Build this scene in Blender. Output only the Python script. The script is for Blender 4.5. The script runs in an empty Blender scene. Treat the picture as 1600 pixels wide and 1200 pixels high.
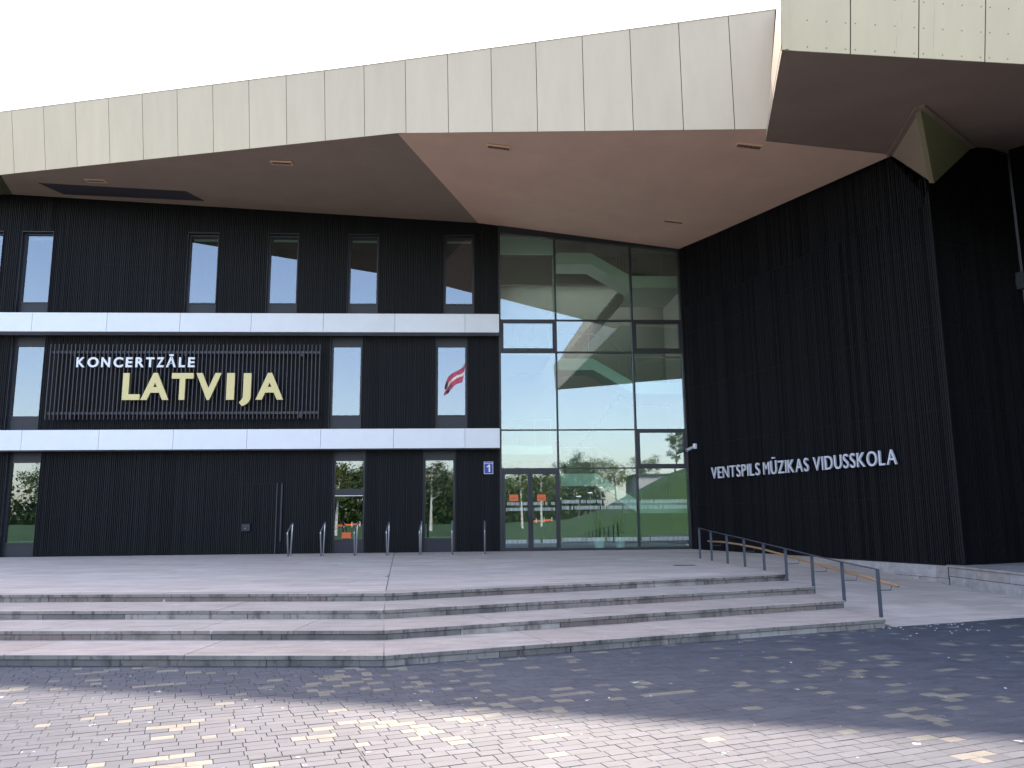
import bpy, bmesh, math, random
from mathutils import Vector, Matrix, Euler
R = random.Random(7)
S = bpy.context.scene
COL = S.collection

# ---------------------------------------------------------------- camera, sky, sun, exposure
cam_d = bpy.data.cameras.new('camera'); cam = bpy.data.objects.new('camera', cam_d); COL.objects.link(cam)
cam_d.sensor_width = 36.0; cam_d.lens = 28.35; cam_d.clip_end = 2000; cam_d.clip_start = 0.05
_up = Vector((-73, 7680, -1260)).normalized()            # world up seen from the camera (x right, y up, z back)
_fy = Vector((-65, -207.34, -1260)).normalized()         # facade normal seen from the camera
_fx = _fy.cross(_up).normalized()
_fy = _up.cross(_fx).normalized()
cam.matrix_world = Matrix.Translation((0, 0, 1.75)) @ Matrix((_fx, _fy, _up)).to_4x4()
S.camera = cam

w = bpy.data.worlds.new('World'); S.world = w; w.use_nodes = True
nt = w.node_tree; nt.nodes.clear()
sky = nt.nodes.new('ShaderNodeTexSky'); sky.sky_type = 'NISHITA'; sky.sun_disc = False
SUNV = Vector((-0.08, -0.88, -1.0)).normalized()          # direction the light travels
sky.sun_elevation = math.asin(-SUNV.z); sky.sun_rotation = math.atan2(-SUNV.x, -SUNV.y)
sky.air_density = 1.0; sky.dust_density = 1.8; sky.ozone_density = 2.5
bg = nt.nodes.new('ShaderNodeBackground'); bg.inputs[1].default_value = 0.15
out = nt.nodes.new('ShaderNodeOutputWorld')
nt.links.new(sky.outputs[0], bg.inputs[0]); nt.links.new(bg.outputs[0], out.inputs[0])

sd = bpy.data.lights.new('sun', 'SUN'); sd.energy = 2.0; sd.angle = math.radians(1.2); sd.color = (1.0, 0.99, 0.975)
sun = bpy.data.objects.new('sun', sd); COL.objects.link(sun)
sun.rotation_euler = SUNV.to_track_quat('-Z', 'Y').to_euler(); sun.location = (-10, 60, 60)
S.view_settings.view_transform = 'Standard'; S.view_settings.look = 'None'
S.view_settings.exposure = 2.42; S.view_settings.gamma = 1.0; S.view_settings.use_curve_mapping = False
S.view_settings.use_white_balance = True; S.view_settings.white_balance_temperature = 7900; S.view_settings.white_balance_tint = 18
S.render.engine = 'CYCLES'
S.cycles.max_bounces = 10; S.cycles.transparent_max_bounces = 16; S.cycles.glossy_bounces = 5
S.cycles.use_denoising = True
S.cycles.sample_clamp_indirect = 8.0

# ---------------------------------------------------------------- helpers
def tag(o, label=None, cat=None, group=None, kind=None):
    if label: o['label'] = label
    if cat: o['category'] = cat
    if group: o['group'] = group
    if kind: o['kind'] = kind
    return o
def empty(name, loc=(0, 0, 0), label=None, cat=None, group=None, kind=None):
    o = bpy.data.objects.new(name, None); o.location = loc; COL.objects.link(o); o.empty_display_size = 0.2
    return tag(o, label, cat, group, kind)
def par(o, p):
    if p is None: return o
    o.parent = p
    q = p; M = Matrix()
    chain = []
    while q: chain.append(q); q = q.parent
    for q in reversed(chain): M = M @ q.matrix_parent_inverse @ q.matrix_basis
    o.matrix_parent_inverse = M.inverted()
    return o
def link(name, me, parent=None, kind=None):
    o = bpy.data.objects.new(name, me); COL.objects.link(o); par(o, parent)
    if kind: o['kind'] = kind
    return o
class MB:
    """collects faces, then links them as one mesh object"""
    def __init__(s): s.v = []; s.f = []; s.m = []; s.sm = False
    def poly(s, pts, mi=0):
        n = len(s.v); s.v += [tuple(p) for p in pts]; s.f.append(tuple(range(n, n + len(pts)))); s.m.append(mi)
    def prism(s, bot, top, mi=0):
        n = len(s.v); k = len(bot); s.v += [tuple(p) for p in bot] + [tuple(p) for p in top]
        s.f.append(tuple(range(n + k - 1, n - 1, -1))); s.f.append(tuple(range(n + k, n + 2 * k)))
        for i in range(k):
            j = (i + 1) % k; s.f.append((n + i, n + j, n + k + j, n + k + i))
        s.m += [mi] * (k + 2)
    def box(s, x0, x1, y0, y1, z0, z1, F=None, mi=0):
        if F is None: F = lambda a, b, c: (a, b, c)
        s.prism([F(x0, y0, z0), F(x1, y0, z0), F(x1, y1, z0), F(x0, y1, z0)],
                [F(x0, y0, z1), F(x1, y0, z1), F(x1, y1, z1), F(x0, y1, z1)], mi)
    def bevbox(s, x0, x1, y0, y1, z0, z1, b, F=None, mi=0):
        """box with chamfered front (y0) edges"""
        if F is None: F = lambda a, b, c: (a, b, c)
        s.prism([F(x0, y1, z0), F(x1, y1, z0), F(x1, y1, z1), F(x0, y1, z1)],
                [F(x0, y0 + b, z0), F(x1, y0 + b, z0), F(x1, y0 + b, z1), F(x0, y0 + b, z1)], mi)
        a = [F(x0, y0 + b, z0), F(x1, y0 + b, z0), F(x1, y0 + b, z1), F(x0, y0 + b, z1)]
        c = [F(x0 + b, y0, z0 + b), F(x1 - b, y0, z0 + b), F(x1 - b, y0, z1 - b), F(x0 + b, y0, z1 - b)]
        for i in range(4):
            j = (i + 1) % 4; s.poly([a[i], a[j], c[j], c[i]], mi)
        s.poly(c, mi)
    def tube(s, pts, r, n=8, mi=0, cap=True):
        pts = [Vector(p) for p in pts]; rings = []
        if not hasattr(r, '__len__'): r = [r] * len(pts)
        for i, p in enumerate(pts):
            t = (pts[min(i + 1, len(pts) - 1)] - pts[max(i - 1, 0)]).normalized()
            a = t.orthogonal().normalized() if i == 0 else (a - t * a.dot(t)).normalized()
            b = t.cross(a)
            n0 = len(s.v)
            for k in range(n):
                q = 2 * math.pi * k / n; s.v.append(tuple(p + r[i] * (a * math.cos(q) + b * math.sin(q))))
            rings.append(n0)
        for i in range(len(rings) - 1):
            for k in range(n):
                j = (k + 1) % n; s.f.append((rings[i] + k, rings[i] + j, rings[i + 1] + j, rings[i + 1] + k)); s.m.append(mi)
        if cap:
            s.f.append(tuple(rings[0] + k for k in range(n - 1, -1, -1))); s.f.append(tuple(rings[-1] + k for k in range(n))); s.m += [mi, mi]
    def mesh(s, name, mats, smooth=False):
        me = bpy.data.meshes.new(name); me.from_pydata(s.v, [], s.f)
        for m in (mats if isinstance(mats, (list, tuple)) else [mats]): me.materials.append(m)
        me.polygons.foreach_set('material_index', s.m)
        if smooth: me.polygons.foreach_set('use_smooth', [True] * len(s.f))
        bm = bmesh.new(); bm.from_mesh(me); bmesh.ops.recalc_face_normals(bm, faces=bm.faces); bm.to_mesh(me); bm.free()
        return me
    def build(s, name, mats, parent=None, kind=None, smooth=False):
        return link(name, s.mesh(name, mats, smooth), parent, kind)
def one(name, mats, parent, *a, **k):
    m = MB(); m.box(*a, **k); return m.build(name, mats, parent)

# ---------------------------------------------------------------- materials
def mat(name, col, rough=0.6, metal=0.0, spec=0.5, noise=0.0, scale=4.0, rand=0.0, bump=0.0, bscale=60.0, col2=None, stretch=None, coord='pos'):
    m = bpy.data.materials.new(name); m.use_nodes = True
    t = m.node_tree; b = t.nodes['Principled BSDF']
    b.inputs['Roughness'].default_value = rough; b.inputs['Metallic'].default_value = metal
    b.inputs['Specular IOR Level'].default_value = spec
    b.inputs['Base Color'].default_value = (*col, 1)
    N = t.nodes.new; L = t.links.new
    if coord == 'pos': src = N('ShaderNodeNewGeometry').outputs['Position']
    else: src = N('ShaderNodeTexCoord').outputs['Object']
    if stretch:
        mp = N('ShaderNodeMapping'); mp.inputs['Scale'].default_value = stretch; L(src, mp.inputs[0]); src = mp.outputs[0]
    cur = None
    if noise or col2:
        n = N('ShaderNodeTexNoise'); n.inputs['Scale'].default_value = scale; n.inputs['Detail'].default_value = 6; n.inputs['Roughness'].default_value = 0.65
        L(src, n.inputs['Vector'])
        mx = N('ShaderNodeMix'); mx.data_type = 'RGBA'
        rp = N('ShaderNodeMapRange'); rp.inputs[1].default_value = 0.3; rp.inputs[2].default_value = 0.7
        L(n.outputs['Fac'], rp.inputs[0]); L(rp.outputs[0], mx.inputs[0])
        c2 = col2 if col2 else tuple(min(1, c * (1 + noise)) for c in col)
        c1 = col if col2 else tuple(c * (1 - noise) for c in col)
        mx.inputs[6].default_value = (*c1, 1); mx.inputs[7].default_value = (*c2, 1)
        cur = mx.outputs[2]
    if rand:
        oi = N('ShaderNodeObjectInfo'); mr = N('ShaderNodeMapRange'); mr.inputs[3].default_value = 1 - rand; mr.inputs[4].default_value = 1 + rand
        L(oi.outputs['Random'], mr.inputs[0])
        hs = N('ShaderNodeHueSaturation'); L(mr.outputs[0], hs.inputs['Value'])
        if cur: L(cur, hs.inputs['Color'])
        else: hs.inputs['Color'].default_value = (*col, 1)
        cur = hs.outputs[0]
    if cur: L(cur, b.inputs['Base Color'])
    if bump:
        n2 = N('ShaderNodeTexNoise'); n2.inputs['Scale'].default_value = bscale; n2.inputs['Detail'].default_value = 4; L(src, n2.inputs['Vector'])
        bp = N('ShaderNodeBump'); bp.inputs['Strength'].default_value = bump; bp.inputs['Distance'].default_value = 0.01
        L(n2.outputs['Fac'], bp.inputs['Height']); L(bp.outputs[0], b.inputs['Normal'])
    return m
M_clad = mat('dark cladding', (0.0045, 0.0045, 0.006), 0.55, 0.0, 0.17, noise=0.25, scale=1.5)
M_clad2 = mat('dark cladding back', (0.007, 0.007, 0.009), 0.6, 0.0, 0.25)
M_frame = mat('anthracite frame', (0.022, 0.022, 0.030), 0.4, 0.0, 0.4)
M_span = mat('anthracite sheet', (0.020, 0.020, 0.028), 0.45, 0.0, 0.4)
M_white = mat('white panel', (0.80, 0.80, 0.82), 0.45, 0.0, 0.4, noise=0.03, scale=2, rand=0.02)
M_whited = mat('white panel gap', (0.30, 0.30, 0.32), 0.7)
M_gold = mat('champagne panel', (0.585, 0.45, 0.315), 0.42, 0.25, 0.5, noise=0.05, scale=1.4, rand=0.03, stretch=(1.6, 1.6, 0.35), bump=0.04, bscale=25)
M_golddark = mat('panel gap', (0.05, 0.045, 0.035), 0.7)
M_soff_lit = mat('bronze soffit', (0.84, 0.49, 0.345), 0.6, 0.0, 0.5, noise=0.06, scale=0.8, bump=0.03, bscale=40)  # brighter copy of the soffit bronze, light on the right soffit put into colour
M_soff_shade = mat('shaded bronze soffit', (0.34, 0.222, 0.16), 0.6, 0.0, 0.4, noise=0.08, scale=0.8, bump=0.03, bscale=40)  # darker copy of the same bronze, shade put into its colour
M_bronze2 = mat('tan bronze facet', (0.46, 0.33, 0.23), 0.5, 0.2, 0.4, noise=0.05)
M_bronze = mat('olive bronze facet', (0.38, 0.30, 0.17), 0.5, 0.2, 0.4, noise=0.05)
M_roof = mat('roof membrane', (0.25, 0.25, 0.25), 0.8)
M_steel = mat('brushed steel', (0.50, 0.50, 0.53), 0.35, 0.85, noise=0.08, scale=30)
M_rail = mat('grey painted steel', (0.060, 0.067, 0.085), 0.45, 0.1)
M_wood = mat('oiled wood', (0.34, 0.18, 0.085), 0.5, noise=0.25, scale=8, stretch=(1, 0.1, 1))
M_plate = mat('blue enamel', (0.015, 0.03, 0.30), 0.3)
M_wpaint = mat('white letter', (0.80, 0.80, 0.83), 0.4)
M_goldletter = mat('gold letter', (0.70, 0.56, 0.26), 0.4, 0.1)
M_letterw = mat('silver white letter', (0.62, 0.62, 0.68), 0.4)
M_fin = mat('sign fin', (0.050, 0.046, 0.055), 0.45, 0.2)
M_sand = mat('joint sand', (0.060, 0.060, 0.062), 0.95, noise=0.3, scale=40)
M_dark = mat('black', (0.01, 0.01, 0.012), 0.6)
M_orange = mat('orange notice', (0.80, 0.14, 0.03), 0.5)
M_hatch = mat('dark hatch', (0.05, 0.04, 0.045), 0.6)
M_lampo = mat('lamp housing', (0.16, 0.08, 0.06), 0.5)
M_int = mat('interior white plaster', (0.86, 0.88, 0.86), 0.8)
M_intg = mat('interior grey', (0.26, 0.24, 0.24), 0.8)
M_intfloor = mat('interior floor', (0.45, 0.45, 0.45), 0.35)
M_room = mat('dark room', (0.05, 0.055, 0.05), 0.9)
M_blind = mat('blind slat', (0.32, 0.36, 0.35), 0.5)
M_grass = mat('lawn', (0.022, 0.068, 0.012), 0.9, noise=0.35, scale=0.8, bump=0.5, bscale=30)
M_trunk = mat('bark', (0.10, 0.08, 0.06), 0.9, noise=0.3, scale=10)
M_birch = mat('birch bark', (0.55, 0.55, 0.52), 0.8, noise=0.4, scale=6)
M_leaf = [mat('leaves %d' % i, c, 0.6, 0, 0.3, noise=0.3, scale=3) for i, c in enumerate([(0.045, 0.075, 0.018), (0.085, 0.115, 0.022), (0.05, 0.085, 0.03)])]
M_bloss = mat('blossom', (0.6, 0.6, 0.55), 0.7)
M_red = mat('flag carmine', (0.46, 0.09, 0.16), 0.8)
M_fwhite = mat('flag white', (0.75, 0.73, 0.75), 0.8)
M_house = mat('pale render', (0.36, 0.36, 0.38), 0.8, noise=0.05)
M_mark = mat('glass marking', (0.75, 0.78, 0.75), 0.7)

def stone_mat(name, col, stain=0.0, rand=0.1):
    """granite: speckle, streaks along the slab, dark weathering blotches"""
    m = bpy.data.materials.new(name); m.use_nodes = True; t = m.node_tree; b = t.nodes['Principled BSDF']; N = t.nodes.new; L = t.links.new
    g = N('ShaderNodeNewGeometry')
    def noise(sc, det, st=(1, 1, 1), lo=0.35, hi=0.65):
        mp = N('ShaderNodeMapping'); mp.inputs['Scale'].default_value = st; L(g.outputs['Position'], mp.inputs[0])
        n = N('ShaderNodeTexNoise'); n.inputs['Scale'].default_value = sc; n.inputs['Detail'].default_value = det; n.inputs['Roughness'].default_value = 0.6; L(mp.outputs[0], n.inputs['Vector'])
        r = N('ShaderNodeMapRange'); r.inputs[1].default_value = lo; r.inputs[2].default_value = hi; L(n.outputs['Fac'], r.inputs[0]); return r.outputs[0]
    def mix(f, a, c, fac=1.0):
        x = N('ShaderNodeMix'); x.data_type = 'RGBA'
        if fac != 1.0:
            mu = N('ShaderNodeMath'); mu.operation = 'MULTIPLY'; mu.inputs[1].default_value = fac; L(f, mu.inputs[0]); f = mu.outputs[0]
        L(f, x.inputs[0])
        for k, v in ((6, a), (7, c)):
            if isinstance(v, tuple): x.inputs[k].default_value = (*v, 1)
            else: L(v, x.inputs[k])
        return x.outputs[2]
    c = mix(noise(2.2, 5, (0.6, 2.2, 3)), tuple(v * 0.82 for v in col), tuple(min(1, v * 1.12) for v in col))
    c = mix(noise(120, 2), c, tuple(v * 0.55 for v in col), 0.35)
    if stain:
        c = mix(noise(3.5, 8, (1.0, 1.0, 0.5), 0.50, 0.66), c, (0.045, 0.040, 0.038), stain)
        c = mix(noise(14, 5, (1.0, 1.0, 0.25), 0.56, 0.64), c, (0.035, 0.03, 0.03), stain)
        c = mix(noise(5, 3, (1.2, 1.2, 0.3), 0.69, 0.73), c, (0.62, 0.62, 0.66), 0.8)
    oi = N('ShaderNodeObjectInfo'); mr = N('ShaderNodeMapRange'); mr.inputs[3].default_value = 1 - rand; mr.inputs[4].default_value = 1 + rand; L(oi.outputs['Random'], mr.inputs[0])
    hs = N('ShaderNodeHueSaturation'); L(mr.outputs[0], hs.inputs['Value']); L(c, hs.inputs['Color']); L(hs.outputs[0], b.inputs['Base Color'])
    b.inputs['Roughness'].default_value = 0.62; b.inputs['Specular IOR Level'].default_value = 0.35
    n2 = N('ShaderNodeTexNoise'); n2.inputs['Scale'].default_value = 90; L(g.outputs['Position'], n2.inputs['Vector'])
    bp = N('ShaderNodeBump'); bp.inputs['Strength'].default_value = 0.25; bp.inputs['Distance'].default_value = 0.004; L(n2.outputs['Fac'], bp.inputs['Height']); L(bp.outputs[0], b.inputs['Normal'])
    return m
GR = [(0.62, 0.515, 0.44), (0.625, 0.51, 0.435), (0.60, 0.505, 0.44), (0.64, 0.535, 0.46)]
M_slab = [stone_mat('granite slab %d' % i, c, 0.0, 0.075) for i, c in enumerate(GR)]
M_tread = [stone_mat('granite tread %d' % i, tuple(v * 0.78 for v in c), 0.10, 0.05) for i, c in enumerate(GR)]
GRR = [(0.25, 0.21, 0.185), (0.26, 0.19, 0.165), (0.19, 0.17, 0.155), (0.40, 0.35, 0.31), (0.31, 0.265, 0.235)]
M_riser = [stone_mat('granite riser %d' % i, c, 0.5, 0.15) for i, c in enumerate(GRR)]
M_nose = stone_mat('weathered granite edge', (0.27, 0.235, 0.205), 0.68, 0.12)
M_block = [stone_mat('granite block %d' % i, c, 0.12, 0.08) for i, c in enumerate([(0.37, 0.345, 0.34), (0.39, 0.36, 0.35), (0.37, 0.32, 0.305)])]

def paver_mat(name, col):
    m = stone_mat(name, col, 0.16, 0.08); return m
PV = [(0.071, 0.079, 0.097), (0.079, 0.086, 0.103), (0.063, 0.072, 0.089), (0.19, 0.178, 0.145), (0.155, 0.15, 0.13)]
M_pav = [paver_mat('paver %d' % i, c) for i, c in enumerate(PV)]

M_frost = bpy.data.materials.new('frosted fill pane'); M_frost.use_nodes = True; _t = M_frost.node_tree; _t.nodes.clear()  # translucent pane for an added roof opening that brightens the stair hall
_a = _t.nodes.new('ShaderNodeBsdfTranslucent'); _a.inputs[0].default_value = (.9, .95, .92, 1); _o = _t.nodes.new('ShaderNodeOutputMaterial'); _t.links.new(_a.outputs[0], _o.inputs[0])
def glass_mat(name, tint, refl, rc=(0.83, 0.87, 1.0)):
    m = bpy.data.materials.new(name); m.use_nodes = True; t = m.node_tree; t.nodes.clear(); N = t.nodes.new; L = t.links.new
    tr = N('ShaderNodeBsdfTransparent'); tr.inputs[0].default_value = (*tint, 1)
    gl = N('ShaderNodeBsdfGlossy'); gl.inputs['Roughness'].default_value = 0.0; gl.inputs['Color'].default_value = (*rc, 1)
    fr = N('ShaderNodeFresnel'); fr.inputs[0].default_value = 1.5
    ad = N('ShaderNodeMath'); ad.operation = 'ADD'; ad.use_clamp = True; ad.inputs[1].default_value = refl; L(fr.outputs[0], ad.inputs[0])
    mx = N('ShaderNodeMixShader'); L(ad.outputs[0], mx.inputs[0]); L(tr.outputs[0], mx.inputs[1]); L(gl.outputs[0], mx.inputs[2])
    o = N('ShaderNodeOutputMaterial'); L(mx.outputs[0], o.inputs[0]); return m
M_glass = glass_mat('solar glass', (0.82, 0.96, 0.88), 0.09)
M_glassw = glass_mat('window glass', (0.60, 0.72, 0.68), 0.10)
M_screen = glass_mat('clear balustrade glass', (0.80, 0.95, 0.86), 0.02)

# ---------------------------------------------------------------- ground, plaza, lawn
D = 29.3; ZT = 0.52
m = MB()
m.box(-400, 400, -0.9, 400, -0.6, -0.025); g = m.build('ground', M_sand); tag(g, 'bedding of sand and gravel under the paving', kind='structure')
m = MB(); m.poly([(-60, -0.85, -0.002), (60, -0.85, -0.002), (60, 3.85, -0.002), (-60, 3.85, -0.002)])
tag(m.build('plaza_rear', M_pav[0]), 'plain grey paving behind the viewpoint', kind='structure')
def lawnz(x, y):
    t = max(0.0, min(1.0, (-1.4 - y) / 15.0)); t = t * t * (3 - 2 * t)
    xs = [(-60, 1.5), (-30, .5), (-14, .2), (0, .5), (6, .7), (9, 1.0), (12, 1.5), (14, 2.25), (16.5, 4.1), (21.2, 6.3), (26, 7.5), (40, 9.5), (120, 10)]
    h = xs[0][1]
    for (a, p), (b, q) in zip(xs, xs[1:]):
        if a <= x <= b: h = p + (q - p) * (x - a) / (b - a)
        elif x > b: h = q
    if y < -25: h = .9 + (h - .9) * max(.25, 1 - (-25 - y) / 45)
    return t * h + 0.12 * math.sin(x * .7 + y * .3) * t - 0.01
m = MB(); nx, ny = 90, 50
gx = [-110 + 230 * i / nx for i in range(nx + 1)]; gy = [-0.9 - 200 * (j / ny) ** 1.8 for j in range(ny + 1)]
m.v = [(x, y, lawnz(x, y)) for y in gy for x in gx]
m.f = [(j * (nx + 1) + i, j * (nx + 1) + i + 1, (j + 1) * (nx + 1) + i + 1, (j + 1) * (nx + 1) + i) for j in range(ny) for i in range(nx)]; m.m = [0] * len(m.f)
tag(m.build('lawn_hill', M_grass, smooth=True), 'mown green grass bank behind the viewpoint, mirrored in the glass', kind='structure')

# step geometry -------------------------------------------------
BEND = [(-1.03, 10.07), (-1.16, 11.28), (-1.29, 12.50), (-1.40, 13.78)]
REND = [(6.42, 12.59), (6.47, 14.07), (6.48, 15.30), (6.50, 16.74)]
LS = -0.1125
def edge_pt(k, t):      # t<0: metres to the left of the bend, t>0: metres to the right
    B = BEND[k]
    if t <= 0: return Vector((B[0] + t, B[1] + LS * t))
    E = REND[k]; L_ = math.hypot(E[0] - B[0], E[1] - B[1]); f = t / L_
    return Vector((B[0] + (E[0] - B[0]) * f, B[1] + (E[1] - B[1]) * f))
def rlen(k): return math.hypot(REND[k][0] - BEND[k][0], REND[k][1] - BEND[k][1])
def front_y(x):         # plaza boundary
    if x < BEND[0][0]: return BEND[0][1] + LS * (x - BEND[0][0])
    if x < REND[0][0]: return BEND[0][1] + (REND[0][1] - BEND[0][1]) * (x - BEND[0][0]) / (REND[0][0] - BEND[0][0])
    return REND[0][1] + 0.312 * (x - REND[0][0])

# pavers --------------------------------------------------------
plaza = MB(); plaza.poly([(-30, 3.85, -0.021), (40, 3.85, -0.021), (40, 19, -0.021), (-30, 19, -0.021)])
plaza = plaza.build('plaza', M_sand); tag(plaza, 'paved plaza of grey pavers with scattered cream ones', kind='structure')
ang = math.radians(18.7); ca, sa = math.cos(ang), math.sin(ang)
def hsh(i, j):
    return (math.sin(i * 12.9898 + j * 78.233) * 43758.5453) % 1.0
def cluster(x, y):
    a = int(math.floor(x / 0.9)); b = int(math.floor(y / 0.7)); fx = x / 0.9 - a; fy = y / 0.7 - b
    v = [[hsh(a + i, b + j) for j in (0, 1)] for i in (0, 1)]
    return (v[0][0] * (1 - fx) + v[1][0] * fx) * (1 - fy) + (v[0][1] * (1 - fx) + v[1][1] * fx) * fy
RH = 0.122; pav = []
for row in range(-75, 165):
    yr = row * RH; xr = -16 + R.random() * 0.2
    while xr < 24:
        ln = R.choice((0.122, 0.183, 0.183, 0.244, 0.244))
        cx, cy = xr + ln / 2, yr + RH / 2
        X = cx * ca - cy * sa; Y = cx * sa + cy * ca
        if 3.9 < Y < 15.2 and -0.72 * Y - 4.2 < X < 0.78 * Y + 4.2 and X > -14.6 and Y < front_y(X) + 0.07:
            pr_ = cluster(cx, cy); p = 0.025 + (0.26 if pr_ > 0.72 else 0.07 if pr_ > 0.45 else 0.0) + (0.03 if Y > 7.8 else 0)
            u = R.random()
            mi = 3 if u < p * 0.8 else 4 if u < p else R.choice((0, 0, 1, 1, 2))
            if mi > 2 and ln > .2 and R.random() < .6: ln = .122
            cx = xr + ln / 2; X = cx * ca - cy * sa; Y = cx * sa + cy * ca
            pav.append((X, Y, ln, mi, cx, cy))
        xr += ln
def pav_verts(ln, dz, j=0.0017, b=0.003):
    a = ln / 2 - j; c = RH / 2 - j
    o = [(-a, -c, -0.02), (a, -c, -0.02), (a, c, -0.02), (-a, c, -0.02)]
    p = [(-a, -c, dz - b), (a, -c, dz - b), (a, c, dz - b), (-a, c, dz - b)]
    q = [(-a + b, -c + b, dz), (a - b, -c + b, dz), (a - b, c - b, dz), (-a + b, c - b, dz)]
    v = o + p + q; f = [(8, 9, 10, 11)]
    for i in range(4):
        k = (i + 1) % 4; f.append((i, k, 4 + k, 4 + i)); f.append((4 + i, 4 + k, 8 + k, 8 + i))
    return v, f
# the 300 nearest in view become parts, the rest one joined part
inview = sorted([p for p in pav if abs(p[0] - 0.03 * p[1]) < 0.64 * p[1] and p[1] > 5.35], key=lambda p: p[1] ** 2 + 0.3 * p[0] ** 2 - 40 * p[2])
near = set(id(p) for p in inview[:300])
pm = {}
big = MB()
for p in pav:
    X, Y, ln, mi = p[:4]
    dz = R.uniform(-0.0018, 0.0012); rz = ang + R.uniform(-0.006, 0.006)
    if id(p) in near:
        if (ln, mi) not in pm:
            q = MB(); q.v, q.f = pav_verts(ln, 0.0); q.m = [0] * len(q.f); pm[(ln, mi)] = q.mesh('paver', M_pav[mi])
        o = bpy.data.objects.new('paver', pm[(ln, mi)]); COL.objects.link(o); o.parent = plaza
        o.location = (X, Y, dz); o.rotation_euler = (R.uniform(-.008, .008), R.uniform(-.008, .008), rz)
    else:
        v, f = pav_verts(ln, dz); n = len(big.v); c_, s_ = math.cos(rz), math.sin(rz)
        tx = R.uniform(-.009, .009); ty = R.uniform(-.009, .009)
        big.v += [(X + a * c_ - b * s_, Y + a * s_ + b * c_, z + a * tx + b * ty) for a, b, z in v]
        big.f += [tuple(n + i for i in t) for t in f]; big.m += [mi] * len(f)
big.build('paver_field', M_pav, plaza, kind='stuff')

# manhole frame let into the pavers
mh = empty('manhole_cover', (-1.2, 6.3, 0.0), 'square manhole cover inlaid with pavers, thin steel rim', 'manhole')
m = MB()
def FR(ox, oy):
    return lambda a, b, c: (ox + a * ca - b * sa, oy + a * sa + b * ca, c)
Fm = FR(-1.15, 6.22)
for a in ((-.40, .40, .29, .30), (-.40, .40, -.30, -.29), (-.40, -.39, -.29, .29), (.39, .40, -.29, .29)): m.box(*a, 0.0005, 0.0035, F=Fm)
m.build('rim', M_dark, mh)
# a few twigs and petals blown onto the plaza
m = MB()
for i in range(42):
    if i < 36: x = R.uniform(6.3, 7.8); y = front_y(x) - R.random() ** 2 * 0.9 - 0.03
    else: x = R.uniform(-3, 7); y = R.uniform(8, 11)
    if y > front_y(x): continue
    a = R.random() * 6.28; s_ = R.uniform(0.006, 0.016); F = lambda p, q, r, x=x, y=y, a=a: (x + p * math.cos(a) - q * math.sin(a), y + p * math.sin(a) + q * math.cos(a), r)
    m.box(-s_, s_, -s_ * .6, s_ * .6, 0.002, 0.006, F=F)
tag(m.build('petals', M_wpaint), 'scatter of small white petals on the pavers by the foot of the ramp', kind='stuff')

# ---------------------------------------------------------------- steps and terrace
steps = MB()
for k in range(4):      # concrete core of the flight
    z = 0.13 * (k + 1) - 0.056; P = [edge_pt(k, -19), edge_pt(k, 0), edge_pt(k, rlen(k))]
    P = [p + Vector((0, 0.03)) for p in P]
    back = [Vector((6.42, 29.0)), Vector((-20, 29.0))]
    P[-1].x -= 0.08
    pts = P + back
    lo = [(p.x, p.y, 0.13 * k - (0.06 if k else 0.1)) for p in pts]; hi = [(p.x, p.y, z) for p in pts]
    steps.prism(lo, hi)
steps = steps.build('entrance_steps', M_sand); tag(steps, 'four wide weathered granite steps bending in the middle', kind='structure')
def stones(k, z0, z1, inset, depth_to, mats, name, lo=1.1, hi=2.2, parent=steps):
    L0, L1 = -17.0, rlen(k)
    cuts = [L0]
    t = L0
    while t < -0.8:
        t += R.uniform(lo, hi)
        if t > -0.7: break
        cuts.append(t)
    cuts.append(0.0); t = 0
    while True:
        t += R.uniform(lo, hi)
        if t > L1 - 0.6: break
        cuts.append(t)
    cuts.append(L1)
    for a, b in zip(cuts, cuts[1:]):
        g_ = 0.006; a_, b_ = a + g_, b - g_
        jit = R.uniform(-0.004, 0.004); zz = R.uniform(-0.002, 0.002)
        p, q = edge_pt(k, a_), edge_pt(k, b_)
        n = Vector((-(q - p).y, (q - p).x)).normalized()
        p2, q2 = (p + n * (inset + jit), q + n * (inset + jit))
        if callable(depth_to): pb, qb = depth_to(a_), depth_to(b_)
        else: pb, qb = p + n * depth_to, q + n * depth_to
        mm = MB(); bv = 0.006
        f0 = [(p2.x, p2.y), (q2.x, q2.y), (qb.x, qb.y), (pb.x, pb.y)]
        n3 = n * bv
        f1 = [(p2.x + n3.x, p2.y + n3.y), (q2.x + n3.x, q2.y + n3.y), (qb.x, qb.y), (pb.x, pb.y)]
        nm_ = 1 if 'riser' not in name else 0; mm.prism([(x, y, z0) for x, y in f0], [(x, y, z1 + zz - bv) for x, y in f0]); mm.m[2] = nm_
        top0 = [(x, y, z1 + zz - bv) for x, y in f0]; top1 = [(x, y, z1 + zz) for x, y in f1]
        for i in range(4):
            j = (i + 1) % 4; mm.poly([top0[i], top0[j], top1[j], top1[i]])
        mm.poly(top1)
        mm.build(name, [R.choice(mats), M_nose], parent)
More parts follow.
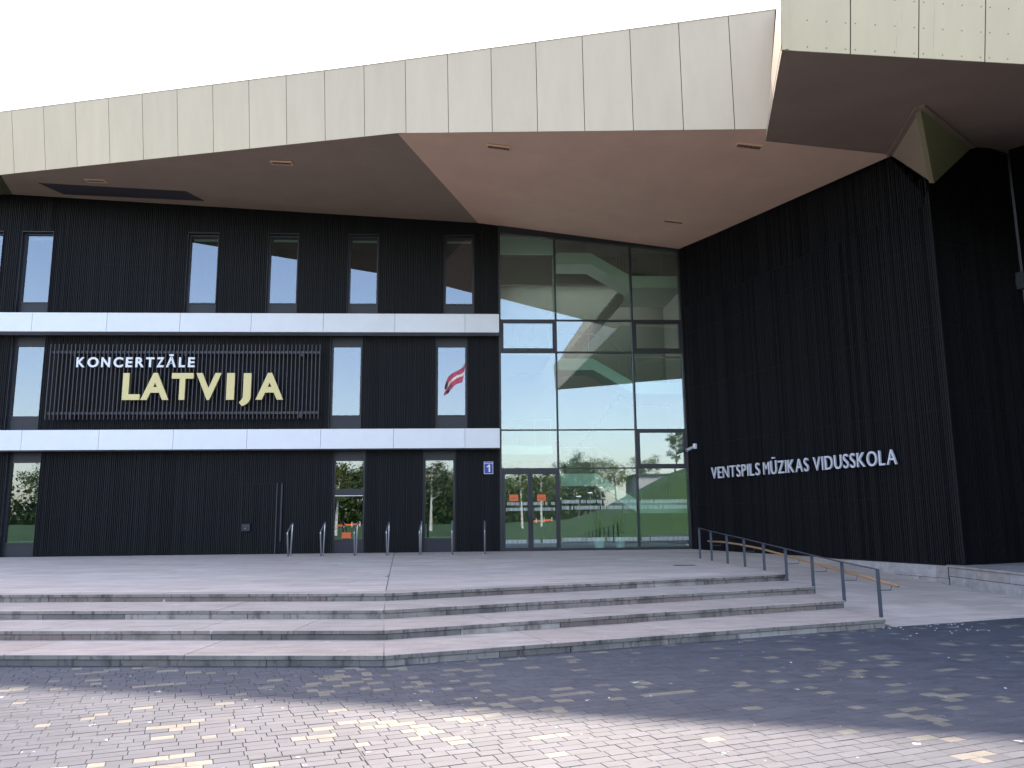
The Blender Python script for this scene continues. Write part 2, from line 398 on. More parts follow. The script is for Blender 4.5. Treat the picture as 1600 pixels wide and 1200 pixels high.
for k in range(4):
    zt = 0.13 * (k + 1)
    if k < 3:
        def back(t, k=k):
            sd_ = -1 if t <= 0 else 1; a0 = edge_pt(k + 1, 0); a1 = edge_pt(k + 1, sd_ * (18 if sd_ < 0 else rlen(k + 1))); d_ = (a1 - a0).normalized()
            if abs(t) < .03: p = a0
            elif t > rlen(k) - .03: p = a1
            else:
                q = edge_pt(k, t); e = (edge_pt(k, t + .001) - edge_pt(k, t - .001)).normalized(); n_ = Vector((-e.y, e.x))
                det = n_.x * -d_.y + d_.x * n_.y; r_ = a0 - q; u_ = (r_.x * -d_.y + d_.x * r_.y) / det; p = q + n_ * u_
            return p + Vector((0, 1)) * 0.05
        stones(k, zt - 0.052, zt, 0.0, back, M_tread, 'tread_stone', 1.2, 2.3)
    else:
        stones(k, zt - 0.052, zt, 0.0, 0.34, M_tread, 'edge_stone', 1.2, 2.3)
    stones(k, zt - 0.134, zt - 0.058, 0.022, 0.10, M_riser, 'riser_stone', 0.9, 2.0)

def clip(poly, conv):
    out_ = poly
    for i in range(len(conv)):
        a, b = conv[i], conv[(i + 1) % len(conv)]; nn = (-(b[1] - a[1]), b[0] - a[0]); inp, out_ = out_, []
        ds = [(p[0] - a[0]) * nn[0] + (p[1] - a[1]) * nn[1] for p in inp]
        for j in range(len(inp)):
            p, q, dp, dq = inp[j], inp[(j + 1) % len(inp)], ds[j], ds[(j + 1) % len(inp)]
            if dp >= 0: out_.append(p)
            if (dp >= 0) != (dq >= 0):
                t = dp / (dp - dq); out_.append((p[0] + (q[0] - p[0]) * t, p[1] + (q[1] - p[1]) * t))
        if len(out_) < 3: return []
    return out_
def area(p): return abs(sum(p[i][0] * p[(i + 1) % len(p)][1] - p[(i + 1) % len(p)][0] * p[i][1] for i in range(len(p)))) / 2
ter = MB(); ter.prism([(-20, 16.2, 0.3), (-1.4, 14.2, 0.3), (6.45, 17.1, 0.3), (6.45, 29.2, 0.3), (-20, 29.2, 0.3)], [(-20, 16.2, .505), (-1.4, 14.2, .505), (6.45, 17.1, .505), (6.45, 29.2, .505), (-20, 29.2, .505)])
ter.prism([(6.45, 22.95, 0.3), (10.0, 22.95, 0.3), (8.0, 29.2, 0.3), (6.45, 29.2, 0.3)], [(6.45, 22.95, .505), (10.0, 22.95, .505), (8.0, 29.2, .505), (6.45, 29.2, .505)])
ter = ter.build('terrace', M_sand); tag(ter, 'raised granite terrace in front of the black building', kind='structure')
off = 0.345
LP = [(-20, 15.87 + off), (-1.40 - .04, 13.78 + off), (-2.7, 29.3), (-20, 29.3)]
RP = [(-1.40 - .025, 13.78 + off), (6.5, 16.74 + off), (6.5, 29.3), (-2.685, 29.3)]
R2 = [(6.505, 22.9), (10.05, 22.9), (7.96, 29.3), (6.505, 29.3)]
def pave(conv, origin, a, lx, ly, zf, mats, parent, name='slab', thick=0.05, gap=0.004, keep=None, limit=None):
    c_, s_ = math.cos(a), math.sin(a); res = []
    for j in range(-45, 46):
        x = -30 + R.random() * lx
        while x < 30:
            l_ = lx * R.uniform(0.75, 1.25); r_ = [(x + gap, j * ly + gap), (x + l_ - gap, j * ly + gap), (x + l_ - gap, (j + 1) * ly - gap), (x + gap, (j + 1) * ly - gap)]
            x += l_
            w_ = [(origin[0] + p * c_ - q * s_, origin[1] + p * s_ + q * c_) for p, q in r_]
            w_ = clip(w_, conv)
            if len(w_) >= 3 and area(w_) > 0.02: res.append(w_)
    res.sort(key=lambda p: sum(v[0] ** 2 + v[1] ** 2 for v in p) / len(p)); rest = MB()
    for i, p in enumerate(res):
        dz = R.uniform(-0.0015, 0.0015); mm = MB() if (limit is None or i < limit) else rest
        mi = R.randrange(len(mats)) if mm is rest else 0
        mm.prism([(x, y, zf(x, y) - thick + dz) for x, y in p], [(x, y, zf(x, y) + dz) for x, y in p], mi)
        if mm is not rest: mm.build(name, R.choice(mats), parent)
    if rest.v: rest.build(name + '_field', mats, parent, kind='stuff')
    return len(res)
flat = lambda x, y: ZT
n1 = pave(LP, BEND[3], math.atan(LS), 2.0, 0.62, flat, M_slab, ter, limit=140)
n2 = pave(RP, BEND[3], math.atan2(2.96, 7.9), 2.0, 0.62, flat, M_slab, ter, limit=130)
pave(R2, BEND[3], math.atan2(2.96, 7.9), 2.0, 0.62, flat, M_slab, ter, limit=30)

# ramp ----------------------------------------------------------
WT = [(12, 0.012), (16.3, 0.012), (19.04, .07), (19.93, .136), (20.72, .216), (21.24, .317), (21.74, .40), (22.4, .485), (22.95, .52), (40, .52)]
def interp(T, x):
    if x <= T[0][0]: return T[0][1]
    for (a, p), (b, q) in zip(T, T[1:]):
        if x <= b: return p + (q - p) * (x - a) / (b - a)
    return T[-1][1]
def wallx(y): return 7.95 + (29.3 - y) * (3.5 / 10.7) if y > 19.4 else 11.2
def rampz(x, y):
    zr = max(0.012, min(ZT, ZT - 0.0515 * (22.95 - y))); zw = interp(WT, y); wx = wallx(y)
    f = max(0, min(1, (x - 6.5) / (wx - 6.5))); return max(0.010, zr + (zw - zr) * f)
ramp = MB()
N_ = 24
for i in range(N_):
    ya, yb = 11.5 + 11.5 * i / N_, 11.5 + 11.5 * (i + 1) / N_
    for j in range(8):
        def q(f, y): 
            x = 6.5 + (min(wallx(y) + .05, 11.25) - 6.5) * f; return (x, max(y, front_y(x) + .02), rampz(x, y) - 0.03)
        ramp.poly([q(j / 8, ya), q((j + 1) / 8, ya), q((j + 1) / 8, yb), q(j / 8, yb)])
ramp = ramp.build('ramp', M_sand); tag(ramp, 'gently sloping granite ramp along the black wing wall', kind='structure')
RC = [(6.53, 12.64), (11.22, 14.10), (11.22, 19.3), (10.05, 22.9), (6.53, 22.9)]
pave(RC, REND[0], math.atan(0.312), 1.5, 0.6, rampz, M_slab, ramp, thick=0.045, limit=120)
RCa = [(11.22, 14.10), (16, 15.6), (16, 16.0), (11.22, 15.0)]

# retaining block on the right -----------------------------------
blk = MB(); blk.box(11.26, 22, 8.0, 18.7, -0.1, 0.47); blk.prism([(11.3, 18.7, -.1), (22, 18.7, -.1), (22, 22.5, -.1), (11.6, 18.62, -.1)], [(11.3, 18.7, .47), (22, 18.7, .47), (22, 22.5, .47), (11.6, 18.62, .47)])
blk = blk.build('granite_planter', M_sand); tag(blk, 'low granite block terrace at the foot of the black wall by the ramp', 'retaining wall')
y = 18.82
while y > 8.2:
    l_ = R.uniform(0.9, 1.25); one('stone', R.choice(M_block), blk, 11.20, 11.30, y - l_ + .004, y - .004, 0.275, 0.468); y -= l_
y = 18.82
while y > 8.2:
    l_ = R.uniform(0.7, 1.2); one('stone', R.choice(M_block), blk, 11.205, 11.30, y - l_ + .004, y - .004, -0.05, 0.263); y -= l_
y = 18.86
while y > 8.2:
    l_ = R.uniform(1.2, 1.7); one('coping_stone', R.choice(M_block), blk, 11.17, 12.0, y - l_ + .004, y - .004, 0.480, 0.525); y -= l_
m = MB(); m.box(12.006, 22, 8, 18.84, .48, .523); m.prism([(11.52, 18.87, .48), (22, 18.87, .48), (22, 22.9, .48), (11.55, 18.67, .48)], [(11.52, 18.87, .522), (22, 18.87, .522), (22, 22.9, .522), (11.55, 18.67, .522)])
m.build('top_slab', M_block[1], blk)

# ---------------------------------------------------------------- the concert hall
hall = empty('concert_hall', (0, D, 0), 'black ribbed concert hall under a folded champagne metal roof', 'building')

WIN = []   # (glass x0, x1, z0, z1, strip z0, strip z1, kind)
for x0 in (-18.20, -16.40, -10.40, -7.46, -4.49, -0.91): WIN.append((x0, x0 + .98, 9.64, 12.20, 9.06, 12.30, 'upper'))
for x0 in (-16.40, -5.04, -1.19): WIN.append((x0, x0 + 1.0, 5.44, 7.99, 4.86, 8.37, 'middle'))
for x0 in (-16.20, -4.85, -1.62): WIN.append((x0, x0 + 1.0, 1.0, 3.78, 0.52, 4.16, 'ground'))
TOPZ = 14.0
def wall_tiles(x0, x1, z0, z1, holes):
    xs = sorted({x0, x1, *[h[0] for h in holes], *[h[1] for h in holes]}); zs = sorted({z0, z1, *[h[2] for h in holes], *[h[3] for h in holes]})
    for a, b in zip(xs, xs[1:]):
        run = None
        for c, d in zip(zs, zs[1:]):
            hole = any(h[0] <= (a + b) / 2 <= h[1] and h[2] <= (c + d) / 2 <= h[3] for h in holes)
            if hole:
                if run: yield a, b, run[0], run[1]; run = None
            else: run = (run[0], d) if run else (c, d)
        if run: yield a, b, run[0], run[1]
holes = [(w_[0] - .08, w_[1] + .08, w_[4], w_[5]) for w_ in WIN]
m = MB()
for a, b, c, d in wall_tiles(-22.5, 1.06, 0.40, TOPZ, holes): m.box(a, b, 29.335, 29.6, c, d)
fw = m.build('facade_wall', M_clad2, hall)
def ribs(x0, x1, rows, holes, F, y0, parent, seed):
    rr = random.Random(seed); m = MB(); x = x0 + .01
    while x < x1 - .03:
        wd = rr.choice((.024, .030, .038)); dp = rr.choice((.017, .021, .028)); gap = rr.choice((.028, .034, .042))
        xe = min(x + wd, x1)
        for c, d in rows:
            segs = [(c + .006, d - .006)]
            for h in holes:
                if h[0] < xe + .012 and h[1] > x - .012:
                    ns = []
                    for s0, s1 in segs:
                        if h[3] <= s0 or h[2] >= s1: ns.append((s0, s1))
                        else:
                            if h[2] > s0 + .02: ns.append((s0, h[2]))
                            if h[3] < s1 - .02: ns.append((h[3], s1))
                    segs = ns
            for s0, s1 in segs:
                n = len(m.v); b = .006
                P = [(x, y0), (x + b, y0 - dp), (xe - b, y0 - dp), (xe, y0)]
                m.v += [F(p, q, s0) for p, q in P] + [F(p, q, s1) for p, q in P]
                m.f += [(n, n + 1, n + 5, n + 4), (n + 1, n + 2, n + 6, n + 5), (n + 2, n + 3, n + 7, n + 6), (n, n + 3, n + 2, n + 1), (n + 4, n + 5, n + 6, n + 7)]; m.m += [0] * 5
        x = xe + gap
    return m.build('rib', M_clad, parent, kind='stuff')
idf = lambda a, b, c: (a, b, c)
door_hole = [(-8.10, -6.80, ZT, 2.99)]
ribs(-22.4, 1.04, [(.53, 1.9), (1.9, 3.2), (3.2, 4.12), (4.9, 6.1), (6.1, 7.25), (7.25, 8.34), (9.06, 9.9), (9.9, 11.05), (11.05, 12.35), (12.35, 14)], holes + door_hole, idf, 29.335, fw, 3)

# windows
room = MB()
for x0, x1, z0, z1, s0, s1, kd in WIN:
    F0, F1 = x0 - .08, x1 + .08
    fr = MB()
    t = .05
    zs = [(z0, z1)]
    if kd == 'ground' and abs(x0 + 4.85) < .01: zs = [(z0, 2.53), (2.77, z1)]
    # reveal liners and frame
    fr.box(F0, F0 + .012, 29.29, 29.62, s0, s1); fr.box(F1 - .012, F1, 29.29, 29.62, s0, s1)
    fr.box(F0 + .012, x0, 29.45, 29.56, s0, s1); fr.box(x1, F1 - .012, 29.45, 29.56, s0, s1)
    prev = s0
    for a, b in zs:
        fr.box(x0, x1, 29.45, 29.56, prev if prev != s0 else a - .055, a); prev = b
    fr.box(x0, x1, 29.45, 29.56, zs[-1][1], zs[-1][1] + .05)
    if kd == 'upper': fr.box(F0 + .012, F1 - .012, 29.30, 29.45, s1 - .03, s1)
    wo = fr.build('window', M_frame, hall)
    one('lower_panel', M_span, wo, x0, x1, 29.47, 29.55, s0, z0 - .057)
    if s1 - z1 > .15: one('upper_panel', M_span, wo, x0, x1, 29.47, 29.55, z1 + .052, s1)
    for a, b in zs: one('pane', M_glassw, wo, x0 - .01, x1 + .01, 29.515, 29.523, a - .01, b + .01)
    if kd == 'upper': one('blind_rail', M_int, wo, x0 + .03, x1 - .03, 29.64, 29.70, z1 - .12, z1 - .05)
    if kd == 'ground' and len(zs) == 1:
        bl = MB(); z = z0 + .05
        while z < z1 - .05:
            bl.prism([(x0, 29.62, z), (x1, 29.62, z), (x1, 29.66, z + .012), (x0, 29.66, z + .012)], [(x0, 29.62, z + .002), (x1, 29.62, z + .002), (x1, 29.66, z + .014), (x0, 29.66, z + .014)]); z += .036
        bl.build('blind', M_blind, wo, kind='stuff')
        one('bottom_rail', M_int, wo, x0, x1, 29.61, 29.67, z0 + .015, z0 + .045)
    if len(zs) == 2:
        one('sash_bead', M_steel, wo, x0, x1, 29.44, 29.452, 2.52, 2.545)
        one('notice', M_orange, wo, x0 + .27, x0 + .60, 29.50, 29.508, 1.03, 1.24)
    room.box(x0 - .3, x0 - .28, 29.62, 31.8, z0 - .4, z1 + .3); room.box(x1 + .28, x1 + .3, 29.62, 31.8, z0 - .4, z1 + .3)
    room.box(x0 - .28, x1 + .28, 31.8, 31.82, z0 - .4, z1 + .3); room.box(x0 - .3, x1 + .3, 29.62, 31.82, z0 - .42, z0 - .4); room.box(x0 - .3, x1 + .3, 29.62, 31.82, z1 + .3, z1 + .32)
room.build('dark_room', M_room, hall)

# flush service door
dr = MB(); dr.box(-8.09, -6.81, 29.31, 29.335, ZT, 2.98)
dr = dr.build('service_door', M_clad2, hall)
ribs(-8.08, -6.92, [(.54, 2.97)], [], idf, 29.31, dr, 11)
m = MB(); m.box(-6.865, -6.845, 29.245, 29.31, .53, 2.99); m.build('edge_strip', M_rail, dr); m = MB(); m.box(-6.72, -6.66, 29.25, 29.30, .95, 2.99); m.build('edge_strip', M_frame, dr)
ip = MB(); ip.bevbox(-8.03, -7.73, 29.20, 29.29, 1.32, 1.58, .01); ip = ip.build('intercom', M_frame); tag(ip, 'small dark intercom box on the black wall left of the bike racks', 'intercom')
one('speaker_slot', M_rail, ip, -7.98, -7.78, 29.195, 29.202, 1.50, 1.515); m = MB(); m.tube([(-7.90, 29.20, 1.42), (-7.90, 29.19, 1.42)], .014); m.build('button', M_steel, ip)

# white ledges
for z0, z1, js in ((8.37, 9.06, [-20.7, -18.1, -15.53, -12.94, -10.38, -7.87, -5.30, -2.73, -.19]), (4.16, 4.86, [-20.7, -18.1, -15.53, -12.92, -10.38, -7.84, -5.28, -2.72, -.19])):
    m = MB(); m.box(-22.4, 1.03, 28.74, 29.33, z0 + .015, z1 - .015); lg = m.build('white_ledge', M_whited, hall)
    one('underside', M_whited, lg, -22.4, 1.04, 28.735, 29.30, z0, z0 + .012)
    cuts = [-22.4] + js + [1.05]
    for a, b in zip(cuts, cuts[1:]):
        mm = MB(); mm.bevbox(a + .006, b - .006, 28.70, 28.735, z0 + .002, z1, .003)
        mm.box(a + .006, b - .006, 28.738, 29.30, z1 - .012, z1 + .002); mm.build('panel', M_white, lg)
    one('end_panel', M_white, lg, 1.032, 1.055, 28.72, 29.24, z0 + .004, z1 - .004)

# roof: fascia -----------------------------------------------------
FL = Vector((-16.276, 27.275)); FD = (Vector((7.404, 18.54)) - FL).normalized(); FO = Vector((FD.y, -FD.x))
ZB = [(-14, 14.25), (0, 13.60), (15.1, 12.757), (25.9, 11.165)]; ZTT = [(-14, 16.45), (.11, 15.733), (6.04, 15.42), (14.04, 14.989), (25.9, 14.45)]
def fas(s, top, inset=0.0):
    z = interp(ZTT if top else ZB, s); o = ((0.34 - 0.014 * max(s, -6)) if top else 0.0) - inset; p = FL + FD * s + FO * o
    return Vector((p.x, p.y, z))
cuts = [-14.2, -12.85, -11.5, -10.15, -8.8, -7.45, -6.1, -4.75, -3.4, -2.05, -.70, .65, 2.03, 3.38, 4.74, 6.09, 7.44, 8.78, 10.1, 11.42, 12.74, 14.05, 15.38, 16.7, 18.01, 19.32, 20.63, 21.93, 23.22, 24.49, 25.27]
m = MB()
for a, b in zip(cuts, cuts[1:]):
    bb = b if b < 25 else 25.6
    m.poly([fas(a, 0, .03), fas(b, 0, .03), fas(bb, 1, .03), fas(a, 1, .03)])
    m.poly([fas(a, 1, .03), fas(bb, 1, .03), fas(bb, 1, .5), fas(a, 1, .5)])
fc = m.build('fascia', M_golddark, hall)
for a, b in zip(cuts, cuts[1:]):
    bt = b if b < 25 else 25.66
    g_ = .009; seam = (15.1,) if a < 15.1 < b else ()
    ss = [a + g_, *seam, b - g_]
    P = [fas(s, 0) for s in ss]; T = [fas(a + g_, 1), fas(bt - g_, 1)]
    P2 = [fas(s, 0, .025) for s in ss]; T2_ = [fas(a + g_, 1, .025), fas(bt - g_, 1, .025)]
    mm = MB(); mm.prism(P2 + T2_[::-1], P + T[::-1]); mm.build('panel', M_gold, fc)
m = MB()
for a, b in zip(cuts, cuts[1:]):
    bb = b if b < 25 else 25.66
    up = Vector((0, 0, .03)); dn = Vector((0, 0, .0))
    m.prism([fas(a, 1, -.012) + dn, fas(bb, 1, -.012) + dn, fas(bb, 1, .3) + dn, fas(a, 1, .3) + dn], [fas(a, 1, -.012) + up, fas(bb, 1, -.012) + up, fas(bb, 1, .3) + up, fas(a, 1, .3) + up])
m.build('roof_edge_trim', M_gold, fc)

# soffits --------------------------------------------------------
K = fas(15.1, 0, .02); A_ = fas(25.3, 0, .02); Wp = Vector((.33, 29.4, 12.78)); C_ = Vector((8.0, 29.4, 11.8))
Fl = Vector((-17.0, 29.4, 13.73)); S1 = Vector((7.63, 19.2, 11.26)); Q = Vector((10.96, 19.28, 10.985))
Qw = Vector((11.05, 19.30, 10.98))
th = Vector((0, 0, .12))
def slabm(polys, name, mt, parent=hall):
    """a thin shell: smooth underside plus a back sheet above it"""
    m = MB()
    for p in polys: m.poly(p)
    o = m.build(name, mt, parent); bm = bmesh.new(); bm.from_mesh(o.data); bmesh.ops.remove_doubles(bm, verts=bm.verts, dist=.002)
    bmesh.ops.recalc_face_normals(bm, faces=bm.faces)
    for f in bm.faces: f.smooth = True
    low = list(bm.faces)
    g_ = bmesh.ops.duplicate(bm, geom=list(bm.verts) + list(bm.edges) + low)
    for e_ in g_['geom']:
        if isinstance(e_, bmesh.types.BMVert): e_.co.z += .12
    bm.to_mesh(o.data); bm.free(); return o
FLft = fas(-14.2, 0, .02); FB = fas(-.5, 0, .02)
sl = slabm([[fas(0, 0, .02), K, Wp, Fl]], 'soffit_left', M_soff_shade)
slabm([[FLft, fas(0, 0, .02), Fl, Vector((-30, 29.4, 13.4))]], 'soffit_far', M_soff_shade)
sr = slabm([[K, A_, Wp], [A_, S1, C_], [A_, C_, Wp], [S1, Qw, C_]], 'soffit_right', M_soff_lit)
# side face and block
S2 = Vector((5.04, 11.75, 9.15)); S3 = Vector((9.63, 12.47, 9.43)); BD = (S3 - S2).normalized()
S4 = S2 + BD * 13.0
T2 = Vector((4.985, 11.38, 10.65)); T3 = T2 + BD * 4.65; T4 = T2 + BD * 13
FT = fas(25.66, 1); FTb = fas(25.27, 0)
side = MB(); inn = Vector((.10, -.03, 0))
sp = [S2, S1, FTb + Vector((.02, 0, 0)), FT + Vector((.02, 0, 0)), T2]
side.prism([p + inn for p in sp], sp); side.build('side_fascia', M_gold, hall)
Tp = Vector((9.191, 14.916, 9.966)); Rs = Vector((13.24, 19.34, 11.255)); Rw = Vector((15.3, 20.2, 11.585)); Rw2 = Vector((18.5, 21.5, 11.9)); Ap = Vector((11.40, 18.22, 9.735))
bs = slabm([[S1, S2, Tp, Q], [S2, S3, Tp], [S3, Rs, Tp], [S3, S4, Rw, Rs], [S4, Rw2, Rw]], 'block_soffit', M_soff_shade)
BO = Vector((BD.y, -BD.x, 0)).normalized() * .245
bc = MB()
bc.poly([S2 + Vector((0, .03, 0)), S4 + Vector((0, .03, 0)), T4 + Vector((0, .03, 0)), T2 + Vector((0, .03, 0))]); bc = bc.build('block_fascia', M_golddark, hall)
tc = [0.012, 1.245, 2.54, 3.85, 5.15, 6.45, 7.75, 9.05, 10.35, 11.65, 12.95]; riv = MB(); riv_n = (T2 - S2).cross(BD).normalized()
if riv_n.y > 0: riv_n = -riv_n
for a, b in zip(tc, tc[1:]):
    a_, b_ = a + .011, b - .011
    P = [S2 + BD * a_, S2 + BD * b_, T2 + BD * b_, T2 + BD * a_]
    mm = MB(); mm.prism([p + Vector((0, .025, 0)) for p in P], P); mm.build('panel', M_gold, bc)
    up_ = (T2 - S2) / (T2 - S2).length
    for i in range(4):
        for j in range(4):
            c0 = S2 + BD * (a + .09 + i * (b - a - .18) / 3) + up_ * (.07 + j * .42) ; 
            riv.tube([c0, c0 + riv_n * .004], .011, 6)
riv.build('rivet', M_lampo, bc, kind='stuff')
# faint white bird streaks down the block fascia
m = MB()
for t_, z0_, z1_, wd in ((2.12, .10, .62, .006), (2.20, .45, .75, .004), (2.83, .02, .95, .007)):
    c0 = S2 + BD * t_ + up_ * z0_ + riv_n * .0015; c1 = S2 + BD * (t_ + .02) + up_ * z1_ + riv_n * .0015
    m.prism([c0 - BD * wd, c0 + BD * wd, c1 + BD * wd * .6, c1 - BD * wd * .6], [p + riv_n * .001 for p in (c0 - BD * wd, c0 + BD * wd, c1 + BD * wd * .6, c1 - BD * wd * .6)])
m.build('streak', mat('pale streak', (0.70, 0.64, 0.52), 0.6), bc)
# roof top and far sides
m = MB()
TL = fas(-14.2, 1); TLk = Vector((TL.x, 48, 16.0)); FTk = Vector((FT.x, 48, 14.4)); T4k = Vector((T4.x, 48, 14.4))
HX0, HX1, HY0, HY1, HZ = 2.0, 7.6, 33.2, 36.6, 14.6  # roof opening added to bring daylight into the stair hall
m.poly([fas(-14.2, 1, .3), fas(25.66, 1, .3), Vector((FT.x, HY0, HZ)), Vector((HX1, HY0, HZ)), Vector((HX0, HY0, HZ)), Vector((TL.x, HY0, 16.2))])
m.poly([Vector((TL.x, HY0, 16.2)), Vector((HX0, HY0, HZ)), Vector((HX0, HY1, HZ)), Vector((TL.x, HY1, 16.2))]); m.poly([Vector((HX1, HY0, HZ)), Vector((FT.x, HY0, HZ)), Vector((FT.x, HY1, HZ)), Vector((HX1, HY1, HZ))])
m.poly([Vector((TL.x, HY1, 16.2)), Vector((HX0, HY1, HZ)), Vector((HX1, HY1, HZ)), Vector((FT.x, HY1, HZ)), FTk, TLk]); m.poly([FT, T2, T3, T4, T4k, FTk])
m.poly([TLk, FTk, Vector((FTk.x, 48, 0)), Vector((TLk.x, 48, 0))]); m.poly([FTk, T4k, Vector((T4k.x, 48, 0)), Vector((FTk.x, 48, 0))])
m.poly([TL, TLk, Vector((TLk.x, 48, 0)), Vector((TLk.x, 29.4, 0)), Vector((TLk.x, 29.4, 13.4))])
m.poly([T4, T4k, Vector((T4k.x, 48, 0)), Vector((T4.x, 21.6, 0)), Vector((T4.x, 21.6, 11.5))])
m.build('roof', M_roof, hall)
# folded star shaped facet piece at the corner
st = MB(); st.prism([Tp, Q, Ap], [p + Vector((.05, .12, .06)) for p in (Tp, Q, Ap)]); st = st.build('corner_facet', M_bronze2, hall)
m = MB(); m.prism([Tp, Ap, Rs], [p + Vector((-.05, .12, .06)) for p in (Tp, Ap, Rs)]); m.build('facet', M_bronze, st)
m = MB()
def bar(p, q, wd, dz):
    d_ = (q - p).normalized(); n_ = Vector((-d_.y, d_.x, 0)).normalized() * wd
    m.prism([p - n_, p + n_, q + n_, q - n_], [v + Vector((0, 0, -dz)) for v in (p - n_, p + n_, q + n_, q - n_)])
bar(Tp, Q, .09, .05); bar(Tp, Rs, .09, .05); m.build('rim', M_soff_shade, st)

# recessed hatch in the left soffit
ln = (K - fas(0, 0)).cross(Fl - fas(0, 0)).normalized()
if ln.z > 0: ln = -ln
HP = [Vector(p) for p in ((-15.275, 27.853, 13.582), (-10.118, 27.778, 13.301), (-9.75, 28.643, 13.30), (-14.9, 28.9, 13.60))]
m = MB(); m.prism([p + ln * .012 for p in HP], [p + ln * .03 for p in HP]); hp = m.build('soffit_hatch', M_hatch, sl)

# wing wall -------------------------------------------------------
W0 = Vector((7.95, 29.3)); EE = Vector((11.45, 18.6)); WD = (EE - W0).normalized(); WN = Vector((WD.y, -WD.x))
if WN.x > 0: WN = -WN
WL = (EE - W0).length
FW = lambda a, b, c: (W0.x + WD.x * a - WN.x * b, W0.y + WD.y * a - WN.y * b, c)     # b>0 goes into the wall
m = MB(); m.box(-.2, WL, .04, .07, .50, 9.4, F=FW); 
m.prism([FW(-.2, .04, 9.4), FW(WL, .04, 9.4), FW(WL, .4, 9.4), FW(-.2, .4, 9.4)], [FW(-.2, .04, 12.0), FW(WL - 1.1, .04, 11.1), FW(WL - 1.1, .4, 11.1), FW(-.2, .4, 12.0)])
ww = m.build('wing_wall', M_clad2, hall)
ribs(.03, WL - .03, [(.52, 2.1), (2.1, 4.2), (4.2, 6.3), (6.3, 8.4), (8.4, 9.4)], [], FW, .04, ww, 21)
ribs(.03, 10.1, [(9.4, 11.9)], [], FW, .04, ww, 22)
for q_ in range(4): ribs(10.1 + q_ * .26, 10.36 + q_ * .26, [(9.4, 10.95 - q_ * .28)], [], FW, .04, ww, 40 + q_)
WD2 = Vector((2.03, .85)).normalized(); WN2 = Vector((WD2.y, -WD2.x))
FW2 = lambda a, b, c: (EE.x + WD2.x * a - WN2.x * b, EE.y + WD2.y * a - WN2.y * b, c)
m = MB(); m.box(.0, 9, .04, .07, .50, 11.4, F=FW2); w2 = m.build('end_wall', M_clad2, hall)
ribs(.03, 3.46, [(.52, 2.1), (2.1, 4.2), (4.2, 6.3), (6.3, 8.4), (8.4, 11.3)], [], FW2, .04, w2, 23)
m = MB(); m.box(WL - .03, WL + .012, .012, .04, .52, 9.7, F=FW); m.build('corner_trim', M_clad2, ww)
WD3 = Vector((.10, -1)).normalized(); E3 = Vector((EE.x + WD2.x * 3.5, EE.y + WD2.y * 3.5)); FW3 = lambda a, b, c: (E3.x + WD3.x * a + b, E3.y + WD3.y * a, c)
m = MB(); m.prism([FW3(0, 0, .5), FW3(12, 0, .5), FW3(12, .4, .5), FW3(0, .4, .5)], [FW3(0, 0, 11.6), FW3(12, 0, 8.8), FW3(12, .4, 8.8), FW3(0, .4, 11.6)]); m.build('added_shade_wall', M_clad2, hall)  # unseen wall added out of view, blocks light to darken the right end
ribs(.1, 11.9, [(.52, 4.2), (4.2, 8.4), (8.4, 8.7)], [], FW3, 0, hall, 31)  # ribs on the added shade wall
# plinth stones under the wing wall
pl = MB(); pl.box(7.0, WL, .06, .35, -.1, .495, F=FW); pl = pl.build('plinth', M_sand, hall)
s_ = 7.0
while s_ < 10.75:
    l_ = R.uniform(.75, 1.0); e_ = min(s_ + l_, 10.8)
    def bz(s): yy = W0.y + WD.y * s; return interp(WT, yy) - .04
    zt = .49; zj = .20
    for a, b, lo_, hi_ in ((s_ + .004, e_ - .004, zj + .005, zt), (s_ + .004 + .3 * l_, e_ - .004 + .3 * l_, None, zj - .005)):
        if lo_ is None and bz(e_) > zj - .02: continue
        lo1, lo2 = (max(lo_, bz(a) - .05) if lo_ else bz(a)), (max(lo_, bz(b) - .05) if lo_ else bz(b))
        if lo_ is None: lo1 = min(lo1, hi_ - .01); b = min(b, 10.8)
        mm = MB(); mm.prism([FW(a, .0, lo1), FW(b, .0, lo2), FW(b, .06, lo2), FW(a, .06, lo1)], [FW(a, .0, hi_), FW(b, .0, hi_), FW(b, .06, hi_), FW(a, .06, hi_)])
        mm.build('stone', R.choice(M_block), pl)
    s_ += l_

# glass front -------------------------------------------------------
X0, X1, X2, X3 = 1.10, 3.20, 6.09, 7.98
def headz(x): return 12.52 + (x - 1.1) * (11.80 - 12.52) / (7.98 - 1.1)
m = MB()
for x, wd in ((X0, .035), (X1, .030), (X2, .030), (X3, .05)):
    zt = headz(x) - .02; m.box(x - wd, x + wd, 29.26, 29.50, .62, zt)
gf = m.build('glass_front', M_frame, hall)
m = MB(); m.box(X0 - .05, X3 + .03, 29.30, 29.48, ZT, .60); m.build('sill', M_frame, gf)
m = MB(); m.prism([(X0 - .04, 29.28, headz(X0) - .12), (X3 + .06, 29.28, headz(X3) - .10), (X3 + .06, 29.5, headz(X3) - .10), (X0 - .04, 29.5, headz(X0) - .12)],
                  [(X0 - .04, 29.28, headz(X0) + .3), (X3 + .06, 29.28, headz(X3) + .3), (X3 + .06, 29.5, headz(X3) + .3), (X0 - .04, 29.5, headz(X0) + .3)]); m.build('head', M_frame, gf)
ZR = [.60, 3.45, 4.86, 7.765, 8.985]
bays = [(X0 + .035, X1 - .03), (X1 + .03, X2 - .03), (X2 + .03, X3 - .05)]
for a, b in bays:
    for z in ZR[1:]: one('transom', M_frame, gf, a, b, 29.285, 29.47, z - .022, z + .022)
